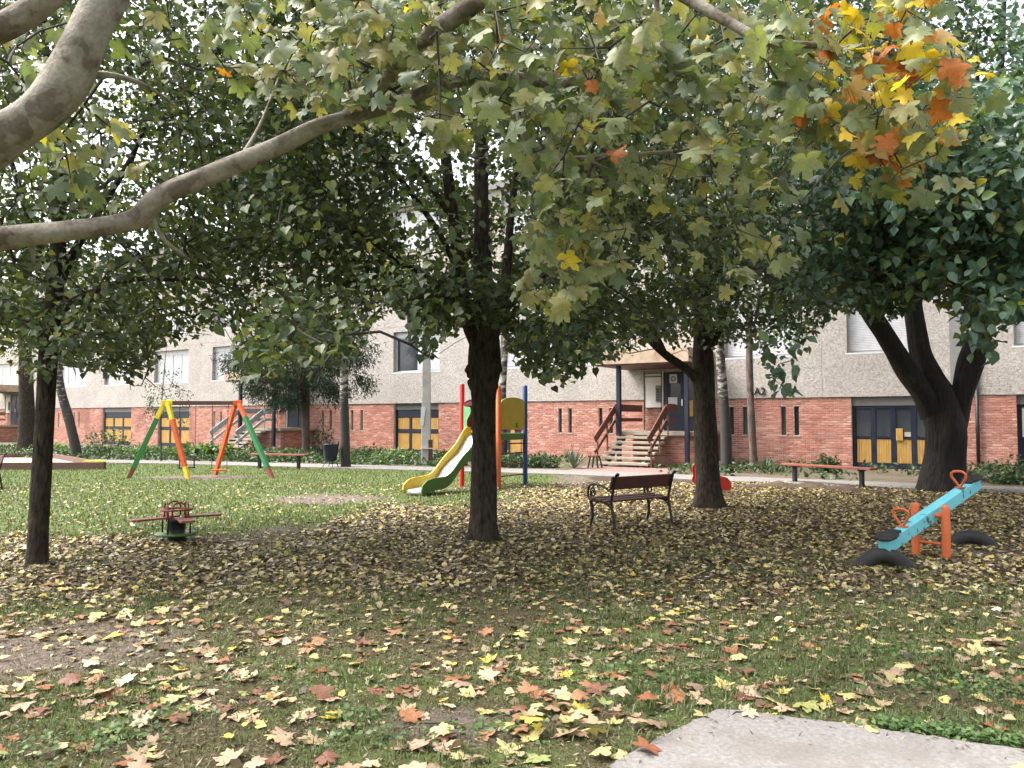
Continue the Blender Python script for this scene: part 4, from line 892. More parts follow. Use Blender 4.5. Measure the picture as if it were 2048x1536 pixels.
def leaf_object(name, lm, pos, x, y, z, s, c, parent=None, off=(0, 0, 0)):
    ob = bpy.data.objects.new(name, lm); col.objects.link(ob)
    M4 = Matrix(((x[0]*s, y[0]*s, z[0]*s, pos[0]-off[0]), (x[1]*s, y[1]*s, z[1]*s, pos[1]-off[1]), (x[2]*s, y[2]*s, z[2]*s, pos[2]-off[2]), (0, 0, 0, 1)))
    if parent: ob.parent = parent
    ob.matrix_local = M4; ob.color = (*c, 1); return ob
X_, Y_, Z_ = basis(d, nn)
for k in pk: leaf_object('leaf', lms[var[k]], pos[k], X_[k], Y_[k], Z_[k], s[k], colr[k], pt, o)
Vs, Fs, Cs = [], [], []; off = 0
for k in range(6):
    mk = keep & (var == k); V, F = place(pos[mk] - o, d[mk], nn[mk], s[mk], PLV[k], PLT); Vs.append(V); Fs.append(F + off); off += len(V); Cs.append(np.repeat(np.c_[colr[mk], np.ones(mk.sum())], len(PLV[k]), 0))
tag(link('crown', npmesh('crown', np.vstack(Vs), np.vstack(Fs), {'col': ('FLOAT_COLOR', np.vstack(Cs))}), MAT['plane_leaf'], pt, True), kind='stuff')
# petioles
pe = np.clip(N[par[i]], -99, 99); edges = edges_mesh('petioles', N[i] - o, pos - o, np.full(m, .0016), np.full(m, .0013), 3)
tag(link('petioles', edges, MAT['twig'], pt), kind='stuff')

# ------------------------------------------------------------------ iron bench (seen from behind)
def iron_bench(name, label, base, rot, length=1.32, scale=1.0):
    t = thing(name, label, 'bench', base, rot)          # x along the bench, y forward (away from the back), origin below the back leg
    bx = [.03, length - .03]
    for x in bx:
        def P(l): return [(x, y, z) for y, z in l]
        back = spline(P([(-.06, -.02), (-.045, .06), (-.02, .2), (.015, .36), (.02, .44), (-.01, .56), (-.05, .70), (-.085, .80), (-.115, .835), (-.14, .825)]), .03)
        sf = MB().tube(back, .021, 8).build('side_frame', MAT['iron'], t, True)
        MB().tube(spline(P([(.50, -.02), (.49, .05), (.455, .16), (.46, .28), (.485, .36), (.49, .41)]), .03), [.016 + .012 * (k / 14) for k in range(len(spline(P([(.50, -.02), (.49, .05), (.455, .16), (.46, .28), (.485, .36), (.49, .41)]), .03)))], 8).build('front_leg', MAT['iron'], sf, True)
        MB().tube(spline(P([(.015, .40), (.07, .375), (.16, .385), (.28, .40), (.40, .405), (.50, .405)]), .03), .019, 8).build('seat_bearer', MAT['iron'], sf, True)
        arm = P([(-.01, .56), (.06, .575), (.14, .61), (.26, .645), (.40, .655), (.49, .64), (.545, .59), (.56, .52), (.545, .45), (.50, .41)])
        MB().tube(spline(arm, .02), .019, 8).build('armrest', MAT['iron'], sf, True)
        sc_ = [(.44 + .065 * math.cos(a) * (1 - a / 13), .525 + .08 * math.sin(a) * (1 - a / 13)) for a in np.linspace(-.9, 9.2, 34)]
        MB().tube(P([(.47, .64), (.46, .61)]) + P([(q[0], q[1]) for q in sc_][::-1])[:0] , .012, 6) if False else None
        MB().tube(P(sc_), .012, 6).build('scroll', MAT['iron'], sf, True)
        MB().tube(spline(P([(.40, .645), (.43, .62), (.455, .60)]), .02), .012, 6).build('scroll_stem', MAT['iron'], sf, True)
        MB().tube(spline(P([(.0, .25), (.05, .33), (.13, .375)]), .03), .011, 6).build('brace', MAT['iron'], sf, True)
        MB().tube(spline(P([(.465, .25), (.42, .32), (.34, .39)]), .03), .011, 6).build('brace', MAT['iron'], sf, True)
    for y0, z0 in ((.055, .405), (.205, .415), (.355, .425)):
        b = MB(); b.box(-.02, length + .02, y0, y0 + .135, z0, z0 + .03); b.build('seat_slat', MAT['brownwood'], t, bevel=.005)
    b = MB(); b.bar((-.02, -.02, .695), (length + .02, -.02, .695), .03, .20, up=(0, -.3, 1)); b.build('backrest', MAT['brownwood'], t, bevel=.006)
    return t
p0, p1 = gp(1222, 1061), gp(1342, 1048); dr = p1 - p0
iron_bench('park_bench', 'iron bench with scrolled arms and dark red boards standing in fallen leaves', (p0.x, p0.y, GZ(p0.x, p0.y)), math.atan2(dr.y, dr.x), dr.length)
p0 = gp(14, 981); iron_bench('park_bench', 'iron bench with scrolled arms standing on the lawn beside the sandbox', (p0.x - .35, p0.y + .3, 0), R(158), 1.35)

# ------------------------------------------------------------------ backless benches
def plain_bench(label, a, b_, h, mat):
    d_ = b_ - a; t = thing('plank_bench', label, 'bench', (a.x, a.y, 0), math.atan2(d_.y, d_.x)); Ln = d_.length
    for k in range(2):
        q = MB(); q.box(-.32, Ln + .32, -.15 + k * .155, -.005 + k * .155, h - .05, h); q.build('seat_slat', mat, t, bevel=.006)
    for x in (0, Ln):
        q = MB(); q.box(x - .04, x + .04, -.05, .05, -.05, h - .052); lg = q.build('leg', MAT['blackmetal'], t)
        q = MB(); q.box(x - .03, x + .03, -.14, .14, h - .09, h - .053)
        q.build('bracket', MAT['blackmetal'], lg)
plain_bench('backless red plank bench on dark legs beside the path and basement door', gp(1590, 966), gp(1724, 977), .50, MAT['benchred'])
plain_bench('backless orange plank bench standing between the swing and the litter bin', gp(519, 937), gp(597, 939), .50, MAT['benchred'])

# ------------------------------------------------------------------ slide with its tower
aa = Vector((.84, -.54)).normalized(); tr_ = math.atan2(aa.y, aa.x); TC = Vector((-.45, 19.15, 0))
t = thing('slide_tower', 'small climbing tower with coloured posts and a wavy yellow and green slide', 'playground slide', TC, tr_)
H = Hx = .54; Hy = .60; PZ = 1.27
for (x, y, m_, z) in ((-Hx, -Hy, 'red', 2.52), (Hx, -Hy, 'postorange', 2.45), (Hx, Hy, 'blue', 2.5), (-Hx, Hy, 'red', 2.5)):
    MB().lathe([(.001, z), (.05, z - .003), (.062, z - .03), (.062, -.08)][::-1], (x, y, 0), 16).build('post', MAT[m_], t, True)
b = MB(); b.box(-Hx + .02, Hx - .02, -Hy + .02, Hy - .02, PZ - .05, PZ); b.build('platform', MAT['brownwood'], t)
for (x0, x1, y0, y1) in ((Hx - .02, Hx + .02, -Hy + .065, Hy - .065), (-Hx + .065, Hx - .065, Hy - .02, Hy + .02), (-Hx - .02, -Hx + .02, -Hy + .065, Hy - .065)):
    b = MB(); b.box(x0, x1, y0, y1, PZ - .13, PZ + .03); b.build('platform_edge', MAT['darkgreen'], t, bevel=.006)
def arch(w, h, rise, n=12): return [(-w, 0), (w, 0)] + [(w * math.cos(a) , h + rise * math.sin(a)) for a in np.linspace(0, math.pi, n)]
b = MB(); b.prism(arch(.52, .66, .12), (H + .015, 0, PZ + .13), (0, 1, 0), (0, 0, 1), .025); py_ = b.build('side_panel', MAT['panelyellow'], t, bevel=.004)
b = MB(); b.box(H + .041, H + .044, .09, .19, PZ + .17, PZ + .28); b.build('label_plate', MAT['darkgreen'], py_)
b = MB(); b.prism(arch(.46, .62, .16), (.0, Hy + .01, PZ + .10), (-1, 0, 0), (0, 0, 1), .025); b.build('rear_panel', MAT['darkred'], t, bevel=.004)
b = MB(); b.prism(arch(.52, .62, .16), (-H - .015, 0, PZ + .10), (0, -1, 0), (0, 0, 1), .025); b.build('left_panel', MAT['darkred'], t, bevel=.004)
wing = [(0, 0), (.15, 0), (.13, .12), (.10, .22), (.11, .34), (.19, .46), (.22, .56), (.20, .64), (.0, .68)]
for sgn in (-1, 1):
    b = MB(); w_ = [(-sgn * 0 + q[0], q[1]) for q in wing]
    b.prism([(sgn * (.47 - q[0]), q[1]) for q in w_][::sgn], (0, -Hy - .012, PZ + .02), (1, 0, 0), (0, 0, 1), .025); b.build('entry_wing', MAT['palegreen'], t, bevel=.004)
b = MB(); b.prism([(-.47, 0), (.47, 0), (.47, .05), (.30, .10), (.1, .125), (-.1, .125), (-.30, .10), (-.47, .05)], (0, -Hy - .012, PZ + .70), (1, 0, 0), (0, 0, 1), .025); b.build('entry_arch', MAT['darkred'], t, bevel=.004)
for z in (.28, .55, .82, 1.05):
    MB().tube([(Hx, -Hy + .05, z), (Hx, Hy - .05, z)], .017, 8).build('rung', MAT['rust'], t, True)
H = Hy; prof = [(0, 1.25), (.14, 1.25), (.26, 1.19), (.42, 1.03), (.6, .86), (.78, .745), (.98, .64), (1.18, .50), (1.38, .33), (1.56, .215), (1.78, .165), (2.1, .15), (2.36, .135)]
SP = spline([(s_, z, 0) for s_, z in prof], .05); hw_ = .24
sl = thing('slide_dummy', '', '') if False else None
b = MB(); n = len(SP); Vv = []
for q in SP: Vv += [(-hw_, -H - .03 - q[0], q[1]), (hw_, -H - .03 - q[0], q[1]), (hw_, -H - .03 - q[0], q[1] - .012), (-hw_, -H - .03 - q[0], q[1] - .012)]
b.add(Vv, [(i*4+k, i*4+(k+1) % 4, (i+1)*4+(k+1) % 4, (i+1)*4+k) for i in range(n - 1) for k in range(4)]); bed = b.build('slide_bed', MAT['steel'], t, True)
e = SP[-1]; b = MB(); b.tube([(-hw_ - .02, -H - .05 - e[0], e[1] - .055), (hw_ + .02, -H - .05 - e[0], e[1] - .055)], .055, 14); b.build('end_roll', MAT['steel'], bed, True)
for sgn, m_, nm in ((-1, 'yellow', 'slide_side'), (1, 'darkgreen', 'slide_side')):
    up = [(q[0], q[1] + .20 + .02 * math.sin(q[0] * 4)) for q in SP]; lo = [(q[0], max(q[1] - .055, .03)) for q in SP]
    end = [(SP[-1][0] + .10, SP[-1][1] + .10), (SP[-1][0] + .13, SP[-1][1] - .0), (SP[-1][0] + .08, .03)]
    A_ = up[:-3] + [(up[-2][0], up[-2][1] - .01)] + end + lo[::-1]; x = sgn * (hw_ + .004)
    b = MB(); P_ = [(x if sgn > 0 else x - .03, -H - .03 - s_, z) for s_, z in A_]; Q_ = [(p[0] + .03, p[1], p[2]) for p in P_]; k = len(A_)
    m1, m2 = len(up) - 2, None
    # strip faces between upper and lower edge keep the wavy outline clean
    up2 = up[:-3]; lo2 = lo[:len(up2)]; Vv = []
    U_ = up2 + [(up[-2][0], up[-2][1] - .01), end[0], end[1]]; L_ = lo2 + [(lo[-2][0], lo[-2][1]), (end[0][0] - .03, .03), end[2]]
    for (s1, z1), (s2, z2) in zip(U_, L_):
        for xx in (x if sgn > 0 else x - .03, (x if sgn > 0 else x - .03) + .03): Vv += [(xx, -H - .03 - s1, z1), (xx, -H - .03 - s2, z2)]
    Ff = []
    for i in range(len(U_) - 1):
        o_ = i * 4; q_ = o_ + 4; Ff += [(o_, o_+1, q_+1, q_), (o_+2, q_+2, q_+3, o_+3), (o_, q_, q_+2, o_+2), (o_+1, o_+3, q_+3, q_+1)]
    l_ = (len(U_) - 1) * 4; Ff += [(0, 2, 3, 1), (l_, l_+1, l_+3, l_+2)]
    b.add(Vv, Ff); b.build(nm, MAT[m_], t, bevel=.004)

# ------------------------------------------------------------------ swing
def leg(parent, top, foot, segs, w_=.105):
    top, foot = Vector(top), Vector(foot); d_ = foot - top; first = None
    for i, (f0, f1, m_) in enumerate(segs):
        q = MB(); g = w_ + .012 * (i % 2); q.bar(top + d_ * f0, top + d_ * (f1 + (.0 if f1 < 1 else .02)), g, g)
        ob = q.build('leg' if first is None else 'painted_band', MAT[m_], parent if first is None else first, bevel=.006); first = first or ob
TL, TR = at(333, 806, 21.6), at(474, 806, 22.2); SB = Vector(((TL.x + TR.x) / 2, (TL.y + TR.y) / 2, 0))
t = thing('swing_set', 'wooden double swing with orange, green and yellow splayed legs on the lawn', 'swing', SB)
f1, f2, f3, f4 = gp(257, 957), gp(376, 957), gp(430, 951), gp(545, 957)
loc_ = lambda v: v - SB
leg(t, loc_(TL + Vector((-.10, .06, -.02))), loc_(f1), [(0, .2, 'brightyellow'), (.2, .86, 'green'), (.86, 1, 'rust')])
leg(t, loc_(TL + Vector((.06, -.06, 0))), loc_(f2), [(0, .22, 'brightyellow'), (.22, .84, 'orange'), (.84, 1, 'brightyellow')])
leg(t, loc_(TR + Vector((-.06, .06, 0))), loc_(f3), [(0, 1, 'orange')])
leg(t, loc_(TR + Vector((.08, -.06, -.02))), loc_(f4), [(0, .18, 'orange'), (.18, .86, 'green'), (.86, 1, 'rust')])
ax = (TR - TL).normalized()
MB().bar(loc_(TL - ax * .05), loc_(TR + ax * .05), .10, .115).build('crossbeam', MAT['beam'], t, bevel=.006)
MB().bar(loc_(TL - ax * .12), loc_(TL + ax * .16), .15, .15).build('cap', MAT['brightyellow'], t, bevel=.01)
MB().bar(loc_(TR - ax * .10), loc_(TR + ax * .13), .15, .15).build('cap', MAT['orange'], t, bevel=.01)
for f, z, mm in ((.30, .28, 'blackmetal'), (.76, .20, 'orange')):
    c = TL + (TR - TL) * f; n_ = Vector((-ax.y, ax.x, 0)); so = MB()
    cl = loc_(c); cz = Vector((cl.x, cl.y, 0))
    s_ = so.bar(cz - ax * .22 + Vector((0, 0, z)), cz + ax * .22 + Vector((0, 0, z)), .2, .035).build('swing_seat', MAT[mm], t, bevel=.006)
    for e_ in (-1, 1):
        MB().tube([cl + ax * .21 * e_ + Vector((0, 0, -.05)), cz + ax * .20 * e_ + Vector((0, 0, z + .015))], .009, 5).build('chain', MAT['iron'], s_)
    if mm == 'blackmetal':
        q = MB()
        for e_ in (-1, 1):
            for g in (-1, 1): q.tube([cz + ax * .19 * e_ + n_ * .09 * g + Vector((0, 0, z + .01)), cz + ax * .19 * e_ + n_ * .09 * g + Vector((0, 0, z + .25))], .010, 6)
        q.tube([cz + ax * .19 * a_ + n_ * .09 * b2 + Vector((0, 0, z + .25)) for a_, b2 in ((-1, -1), (1, -1), (1, 1), (-1, 1))], .012, 6, closed=True)
        q.build('guard_rail', MAT['blackmetal'], s_)

# ------------------------------------------------------------------ spinner
p = gp(352, 1083); t = thing('spinner', 'small red four seat spinner with hoop handles on a dark post', 'merry-go-round', (p.x, p.y, GZ(p.x, p.y)), R(38))
MB().lathe([(.14, -.04), (.14, .03), (.115, .05), (.115, .26), (.13, .27), (.13, .30), (.001, .30)], n=18).build('post', MAT['blackmetal'], t, True)
MB().lathe([(.10, .085), (.26, .085), (.27, .10), (.26, .115), (.10, .115)], n=28).build('foot_ring', MAT['darkgreen'], t, True)
for k in range(4):
    a = k * math.pi / 2; c, s_ = math.cos(a), math.sin(a)
    poly_ = [(.08, -.07), (.24, -.055), (.36, -.07), (.50, -.10), (.57, -.085), (.59, 0), (.57, .085), (.50, .10), (.36, .07), (.24, .055), (.08, .07)]
    b = MB(); b.prism(poly_, (0, 0, .302), (c, s_, 0), (-s_, c, 0), .028); se = b.build('seat', MAT['benchred'], t, bevel=.005)
    hoop = [(.13 * c - y * s_, .13 * s_ + y * c, z) for y, z in [(-.085, .33), (-.085, .43)] + [(.085 * -math.cos(g), .44 + .085 * math.sin(g)) for g in np.linspace(0, math.pi, 9)] + [(.085, .43), (.085, .33)]]
    MB().tube(hoop, .0125, 8).build('handle', MAT['rust'], se, True)
    x, y = .20 * math.cos(a + .78), .20 * math.sin(a + .78); MB().tube([(x, y, .10), (x, y, .305)], .012, 6).build('bar', MAT['blackmetal'], t, True)
MB().lathe([(.13, .415), (.21, .415), (.215, .425), (.21, .437), (.13, .437), (.125, .426), (.13, .415)], n=28).build('ring_tray', MAT['rust'], t, True)

# ------------------------------------------------------------------ seesaw and its two tyres
C0, C1 = Vector((4.10, 8.62, 0)), Vector((6.04, 10.12, 0)); mid = Vector((5.0, 9.27, 0)); dx = (C1 - C0).normalized()
t = thing('seesaw', 'turquoise wooden seesaw tilted between two orange posts', 'seesaw', (mid.x, mid.y, GZ(mid.x, mid.y)), math.atan2(dx.y, dx.x))
def bz(x): return .50 + x * (.88 - .30) / (2.45)
x0, x1 = -1.13, 1.32
b = MB(); b.bar((x0, 0, bz(x0) - .0), (x1, 0, bz(x1)), .13, .15); bm2 = b.build('plank', MAT['teal'], t, bevel=.012)
for y in (-.175, .175):
    MB().lathe([(.048, -.08), (.048, .60), (.04, .625), (.001, .63)], (0, y, 0), 16).build('post', MAT['postorange'], t, True)
MB().tube([(0, -.17, .17), (0, .17, .17)], .02, 8).build('cross_bar', MAT['postorange'], t, True)
MB().tube([(0, -.175, .50), (0, .175, .50)], .035, 10).build('pivot', MAT['postorange'], t, True)
sl_ = Vector((1, 0, (.88 - .30) / 2.45)).normalized(); up_ = Vector((-sl_.z, 0, sl_.x))
for xs, sg in ((x0 + .13, 1), (x1 - .13, -1)):
    o_ = Vector((xs, 0, bz(xs))) + up_ * .0765
    poly_ = [(-.15, -.09), (-.05, -.115), (.05, -.10), (.12, -.065), (.16, -.075), (.17, 0), (.16, .075), (.12, .065), (.05, .10), (-.05, .115), (-.15, .09), (-.175, 0)]
    b = MB(); b.prism([(sg * q[0], sg * q[1]) for q in poly_], o_, sl_, (0, 1, 0), .03); b.build('seat', MAT['rubber'], t, bevel=.006)
    h0 = Vector((xs + sg * .33, 0, bz(xs + sg * .33))) + up_ * .075; pts_ = [(0, 0), (.035, .05), (.085, .13), (.085, .18), (.05, .205), (0, .21), (-.05, .205), (-.085, .18), (-.085, .13), (-.035, .05)]
    MB().tube([h0 + Vector((0, q[0], 0)) + up_ * (q[1] + .005) for q in pts_], .0165, 8, closed=True).build('handle', MAT['postorange'], t, True)
    MB().bar(h0 + Vector((0, -.06, .004)), h0 + Vector((0, .06, .004)), .06, .012).build('handle_plate', MAT['postorange'], t)
def tyre(label, c, rot, R0=.27, r0=.085, sink=.08):
    t = thing('half_buried_tyre', label, 'tyre', (c.x, c.y, GZ(c.x, c.y)), rot)
    pr = [(R0 - r0 * 1.0, -.055), (R0 - r0 * .5, -.085), (R0 + r0 * .1, -.09), (R0 + r0 * .72, -.075), (R0 + r0, -.05), (R0 + r0, .05), (R0 + r0 * .72, .075), (R0 + r0 * .1, .09), (R0 - r0 * .5, .085), (R0 - r0, .055)]
    n = 30; b = MB(); V = []
    for i in range(n + 1):
        a = -.28 + (math.pi + .56) * i / n
        V += [(q * math.cos(a), y, q * math.sin(a) - sink) for q, y in pr]
    k = len(pr); b.add(V, [(i*k+j, (i+1)*k+j, (i+1)*k+(j+1) % k, i*k+(j+1) % k) for i in range(n) for j in range(k)]); b.build('tread_and_walls', MAT['rubber'], t, True)
tyre('half buried black tyre under the low end of the seesaw', Vector((4.13, 8.62, 0)), R(-14), .255, .08, .12)
tyre('half buried black tyre under the raised end of the seesaw', gp(1944, 1091), R(-22), .27, .08, .16)

# ------------------------------------------------------------------ red spring rocker behind the dark linden
p = gp(1420, 986); t = thing('spring_rocker', 'red spring rocker half hidden behind the dark linden trunk', 'spring rider', (p.x - .04, p.y, 0), R(0)); t.scale = (.86, .86, .86)
MB().tube([(.10 * math.cos(a), .10 * math.sin(a), .02 + a * .0085) for a in np.linspace(0, 6 * math.pi, 60)], .014, 6).build('spring', MAT['iron'], t, True)
for y in (-.16, .13):
    body = [(-.36, .42), (-.40, .30), (-.33, .20), (-.1, .17), (.15, .18), (.30, .10), (.40, .04), (.52, .06), (.56, .16), (.53, .28), (.46, .37), (.36, .41), (.2, .36), (0, .38), (-.12, .46), (-.16, .60), (-.22, .70), (-.32, .72), (-.38, .64), (-.37, .52)]
    b = MB(); b.prism(body, (0, y, .03), (1, 0, 0), (0, 0, 1), .03); b.build('side_board', MAT['red'], t, bevel=.006)
b = MB(); b.box(-.1, .22, -.159, .098, .36, .385); b.build('seat', MAT['red'], t)
b = MB(); b.box(-.12, .15, -.159, .098, .17, .19); b.build('base_plate', MAT['red'], t)
b = MB(); b.tube([(-.22, -.32, .56), (-.22, .28, .56)], .015, 8); b.build('handle', MAT['red'], t, True)

# ------------------------------------------------------------------ litter bin, pole, sandbox, trestle, berm
p = gp(661, 936); t = thing('litter_bin', 'dark bucket shaped litter bin on thin bent legs beside the birch', 'litter bin', (p.x, p.y, 0))
MB().lathe([(.001, .22), (.13, .22), (.19, .28), (.24, .5), (.265, .78), (.285, .80), (.27, .815), (.25, .79), (.22, .5), (.17, .3), (.001, .28)], n=20).build('bucket', MAT['navy'], t, True)
for a in (.4, 2.0, 3.6, 5.2):
    MB().tube(spline([(.10 * math.cos(a), .10 * math.sin(a), .23), (.20 * math.cos(a), .20 * math.sin(a), .15), (.30 * math.cos(a), .30 * math.sin(a), -.02)], .05), .014, 6).build('leg', MAT['blackmetal'], t, True)
    MB().tube([(.26 * math.cos(a), .26 * math.sin(a), .79), (.25 * math.cos(a), .25 * math.sin(a), .90)], .02, 6).build('lug', MAT['blackmetal'], t, True)
p = gp(852, 931); t = thing('utility_pole', 'weathered concrete utility pole with a white plate beside the slide', 'pole', (p.x, p.y, 0))
b = MB(); b.add([(-.17, -.12, -.1), (.17, -.12, -.1), (.17, .12, -.1), (-.17, .12, -.1), (-.10, -.08, 8.2), (.10, -.08, 8.2), (.10, .08, 8.2), (-.10, .08, 8.2)], [(0, 3, 2, 1), (4, 5, 6, 7), (0, 1, 5, 4), (1, 2, 6, 5), (2, 3, 7, 6), (3, 0, 4, 7)]); b.build('shaft', MAT['polec'], t, bevel=.02)
b = MB(); b.box(.10, .25, -.20, -.125, -.05, .92); st = b.build('wooden_stub', MAT['brownwood'], t, bevel=.01)
b = MB(); b.box(-.19, .27, -.215, -.13, .60, .63); b.build('wire_band', MAT['steel'], t)
b = MB(); b.prism([(-.19, .0), (-.08, .0), (-.05, .30), (.0, .62), (-.02, .66), (-.17, .66)], (0, -.13, 1.42), (1, 0, 0), (0, 0, 1), .02); b.build('plate', MAT['white'], t)
# sandbox: plank frame with yellow corner seats
q = [gp(211, 939), gp(-160, 941), gp(-120, 920), gp(95, 917)]; t = thing('sandbox', 'low brown plank sandbox with yellow corner boards on the lawn', 'sandbox', (q[0].x, q[0].y, 0)); o_ = q[0]
for a_, b_ in ((0, 1), (1, 2), (2, 3), (3, 0)):
    A_, B_ = q[a_] - o_, q[b_] - o_; ins = (B_ - A_).normalized() * .05
    MB().bar(A_ + ins + Vector((0, 0, .11)), B_ - ins + Vector((0, 0, .11)), .06, .26).build('board', MAT['beam'], t, bevel=.008)
cen = (q[0] + q[1] + q[2] + q[3]) / 4 - o_
for a_ in range(4):
    A_ = q[a_] - o_; i1 = (q[(a_ + 1) % 4] - q[a_]).normalized() * .75; i2 = (q[(a_ - 1) % 4] - q[a_]).normalized() * .75
    P3 = [A_, A_ + i1, A_ + i2]
    if (P3[1] - P3[0]).cross(P3[2] - P3[0]).z < 0: P3 = [P3[0], P3[2], P3[1]]
    b = MB(); b.add([(v.x, v.y, .245) for v in P3] + [(v.x, v.y, .285) for v in P3], [(2, 1, 0), (3, 4, 5), (0, 1, 4, 3), (1, 2, 5, 4), (2, 0, 3, 5)]); b.build('corner_seat', MAT['brightyellow'] if a_ in (0, 1) else MAT['beam'], t)
b = MB(); pts_ = [(v - o_) * .98 + cen * .02 for v in q]; b.add([(v.x, v.y, .06) for v in pts_], [(0, 3, 2, 1)]); b.build('sand', surf('sand', (.30, .24, .17), (.40, .33, .25), 12, .95, .4, .01), t)
# trestle beside the steps
p = gp(1190, 937); t = thing('wooden_trestle', 'small weathered wooden trestle beside the yucca and the steps', 'trestle', (p.x, p.y, 0), WROT)
for x, l_ in ((-.14, -.05), (.14, .05)):
    for y in (-.12, .12): MB().bar((x + l_, y * 1.3, -.02), (x * .75, y, .40), .05, .05).build('leg', MAT['twig'], t)
MB().bar((-.15, 0, .415), (.15, 0, .415), .26, .025).build('top', MAT['twig'], t)
# raised earth edge along the path
S = spline([gp(1478, 975), gp(1550, 973), gp(1640, 978), (gp(1720, 984)), gp(1800, 990)], .12); b = MB(); V = []
for i, s_ in enumerate(S):
    f = math.sin(math.pi * min(max(i / (len(S) - 1), .0), 1)) ** .5
    for k in range(7):
        a = math.pi * k / 6; V.append((s_[0] - .45 * math.sin(0) , s_[1] + .38 * math.cos(a), -.03 + (.15 + .035 * math.sin(i * .9) + .02 * math.sin(i * 2.3)) * f * math.sin(a)))
b.add(V, [(i*7+k, i*7+k+1, (i+1)*7+k+1, (i+1)*7+k) for i in range(len(S) - 1) for k in range(6)]); tag(b.build('earth_bank', MAT['berm'], None, True), kind='structure')
# ------------------------------------------------------------------ plants in the bed along the block
def bush(name, label, c, rad, n, size, mat, seed, TV=OVAL_V, stems=5, group=None):
    r = np.random.default_rng(seed); t = thing(name, label, 'plant', (c.x, c.y, 0), 0, group)
    v = unit(r.normal(size=(n, 3))); q = (.15 + .85 * r.random(n)) ** .5; pos = v * q[:, None] * np.array(rad) * (1 + .22 * np.sin(5 * v[:, :1] + seed) * np.cos(4 * v[:, 2:] + seed)); pos[:, 2] = np.abs(pos[:, 2] + rad[2] * .55)
    d = unit(v * [1, 1, .3] + r.normal(0, .6, (n, 3))); nn = unit(r.normal(0, .5, (n, 3)) + [0, 0, 1])
    V, F = place(pos, d, nn, size * r.uniform(.6, 1.25, n), TV, LEAF_F); tag(link('foliage', npmesh('foliage', V, F), mat, t), kind='stuff')
    e = pos[r.integers(0, n, stems * 6)]; b0 = e * [.25, .25, 0] + [0, 0, -.03]
    link('stems', edges_mesh('stems', b0, e, np.full(len(e), .009), np.full(len(e), .004), 4), MAT['twig'], t)
    return t
BUSH = [(60, 903, .9, .55, 'leafy bush growing at the foot of the thick brown trunk', 'bedplant'), (215, 912, 1.1, .85, 'tall feathery shrub in front of the basement door beyond the leaning birch', 'bedplant'),
        (100, 912, 1.0, .35, 'low green clump beside the leaning birch', 'herb'), (290, 914, 1.2, .35, 'low green clump at the foot of the thin sapling', 'herb'),
        (412, 917, 1.2, .36, 'broad leaved hosta clump seen through the swing', 'herb'), (515, 923, .95, .42, 'dark green bush at the foot of the grey railed steps', 'bedplant'),
        (590, 922, 1.0, .32, 'low bush behind the orange plank bench', 'bedplant'), (645, 915, .45, 1.0, 'tall thin leafed shrub rising behind the litter bin', 'bedplant'),
        (740, 922, .9, .38, 'spreading bush beside the birch trunk', 'bedplant'), (790, 927, .9, .36, 'nettle like clump in front of the yellow panelled basement door', 'herb'),
        (905, 931, .6, .34, 'green clump seen between the slide and the tower posts', 'bedplant'), (1025, 934, .7, .33, 'green clump seen through the tower ladder', 'bedplant'),
        (1085, 935, .55, .30, 'grey green clump beside the yucca', 'bedplant'), (1655, 945, .45, .34, 'small dark shrub against the brick wall behind the red plank bench', 'bedplant'),
        (1985, 962, 1.2, .30, 'dense dark green clump behind the raised seesaw end', 'bedplant'), (2045, 968, .9, .42, 'leafy shrub by the wall beyond the seesaw', 'bedplant')]
for k, (px, py, rx, h, lab, m_) in enumerate(BUSH):
    p = gp(px, py); bush('shrub', lab, p, (rx, rx * .7, h), int(420 * rx + 260), .12 if 'hosta' not in lab else .24, MAT[m_], 100 + k, OVAL_V if 'hosta' not in lab else LEAF_V)
def spiky(label, px, py, n, h, seed):
    p = gp(px, py); r = np.random.default_rng(seed); t = thing('yucca', label, 'plant', (p.x, p.y, 0))
    for k in range(n):
        a = k * 2.4; el = r.uniform(.5, 1.45); d_ = np.array([math.cos(a) * math.cos(el), math.sin(a) * math.cos(el), math.sin(el)]); Ln = h * r.uniform(.75, 1.1); sdw = np.cross(d_, [0, 0, 1.]); sdw /= np.linalg.norm(sdw)
        V = []
        for f, w_ in ((0, .02), (.3, .03), (.65, .022), (1, .001)):
            c = d_ * Ln * f + np.array([0, 0, -.25 * (Ln * f) ** 2 * math.cos(el)]); V += [c - sdw * w_ + [0, 0, .008], c, c + sdw * w_ + [0, 0, .008]]
        b = MB(); b.add(V, [(i*3+j, i*3+j+1, (i+1)*3+j+1, (i+1)*3+j) for i in range(3) for j in range(2)]); b.build('blade', MAT['yucca'], t)
spiky('spiky blue green yucca growing beside the brown railed steps', 1148, 938, 34, .95, 5)
spiky('small drooping yucca growing at the foot of the pine trunk', 1530, 944, 18, .55, 6)
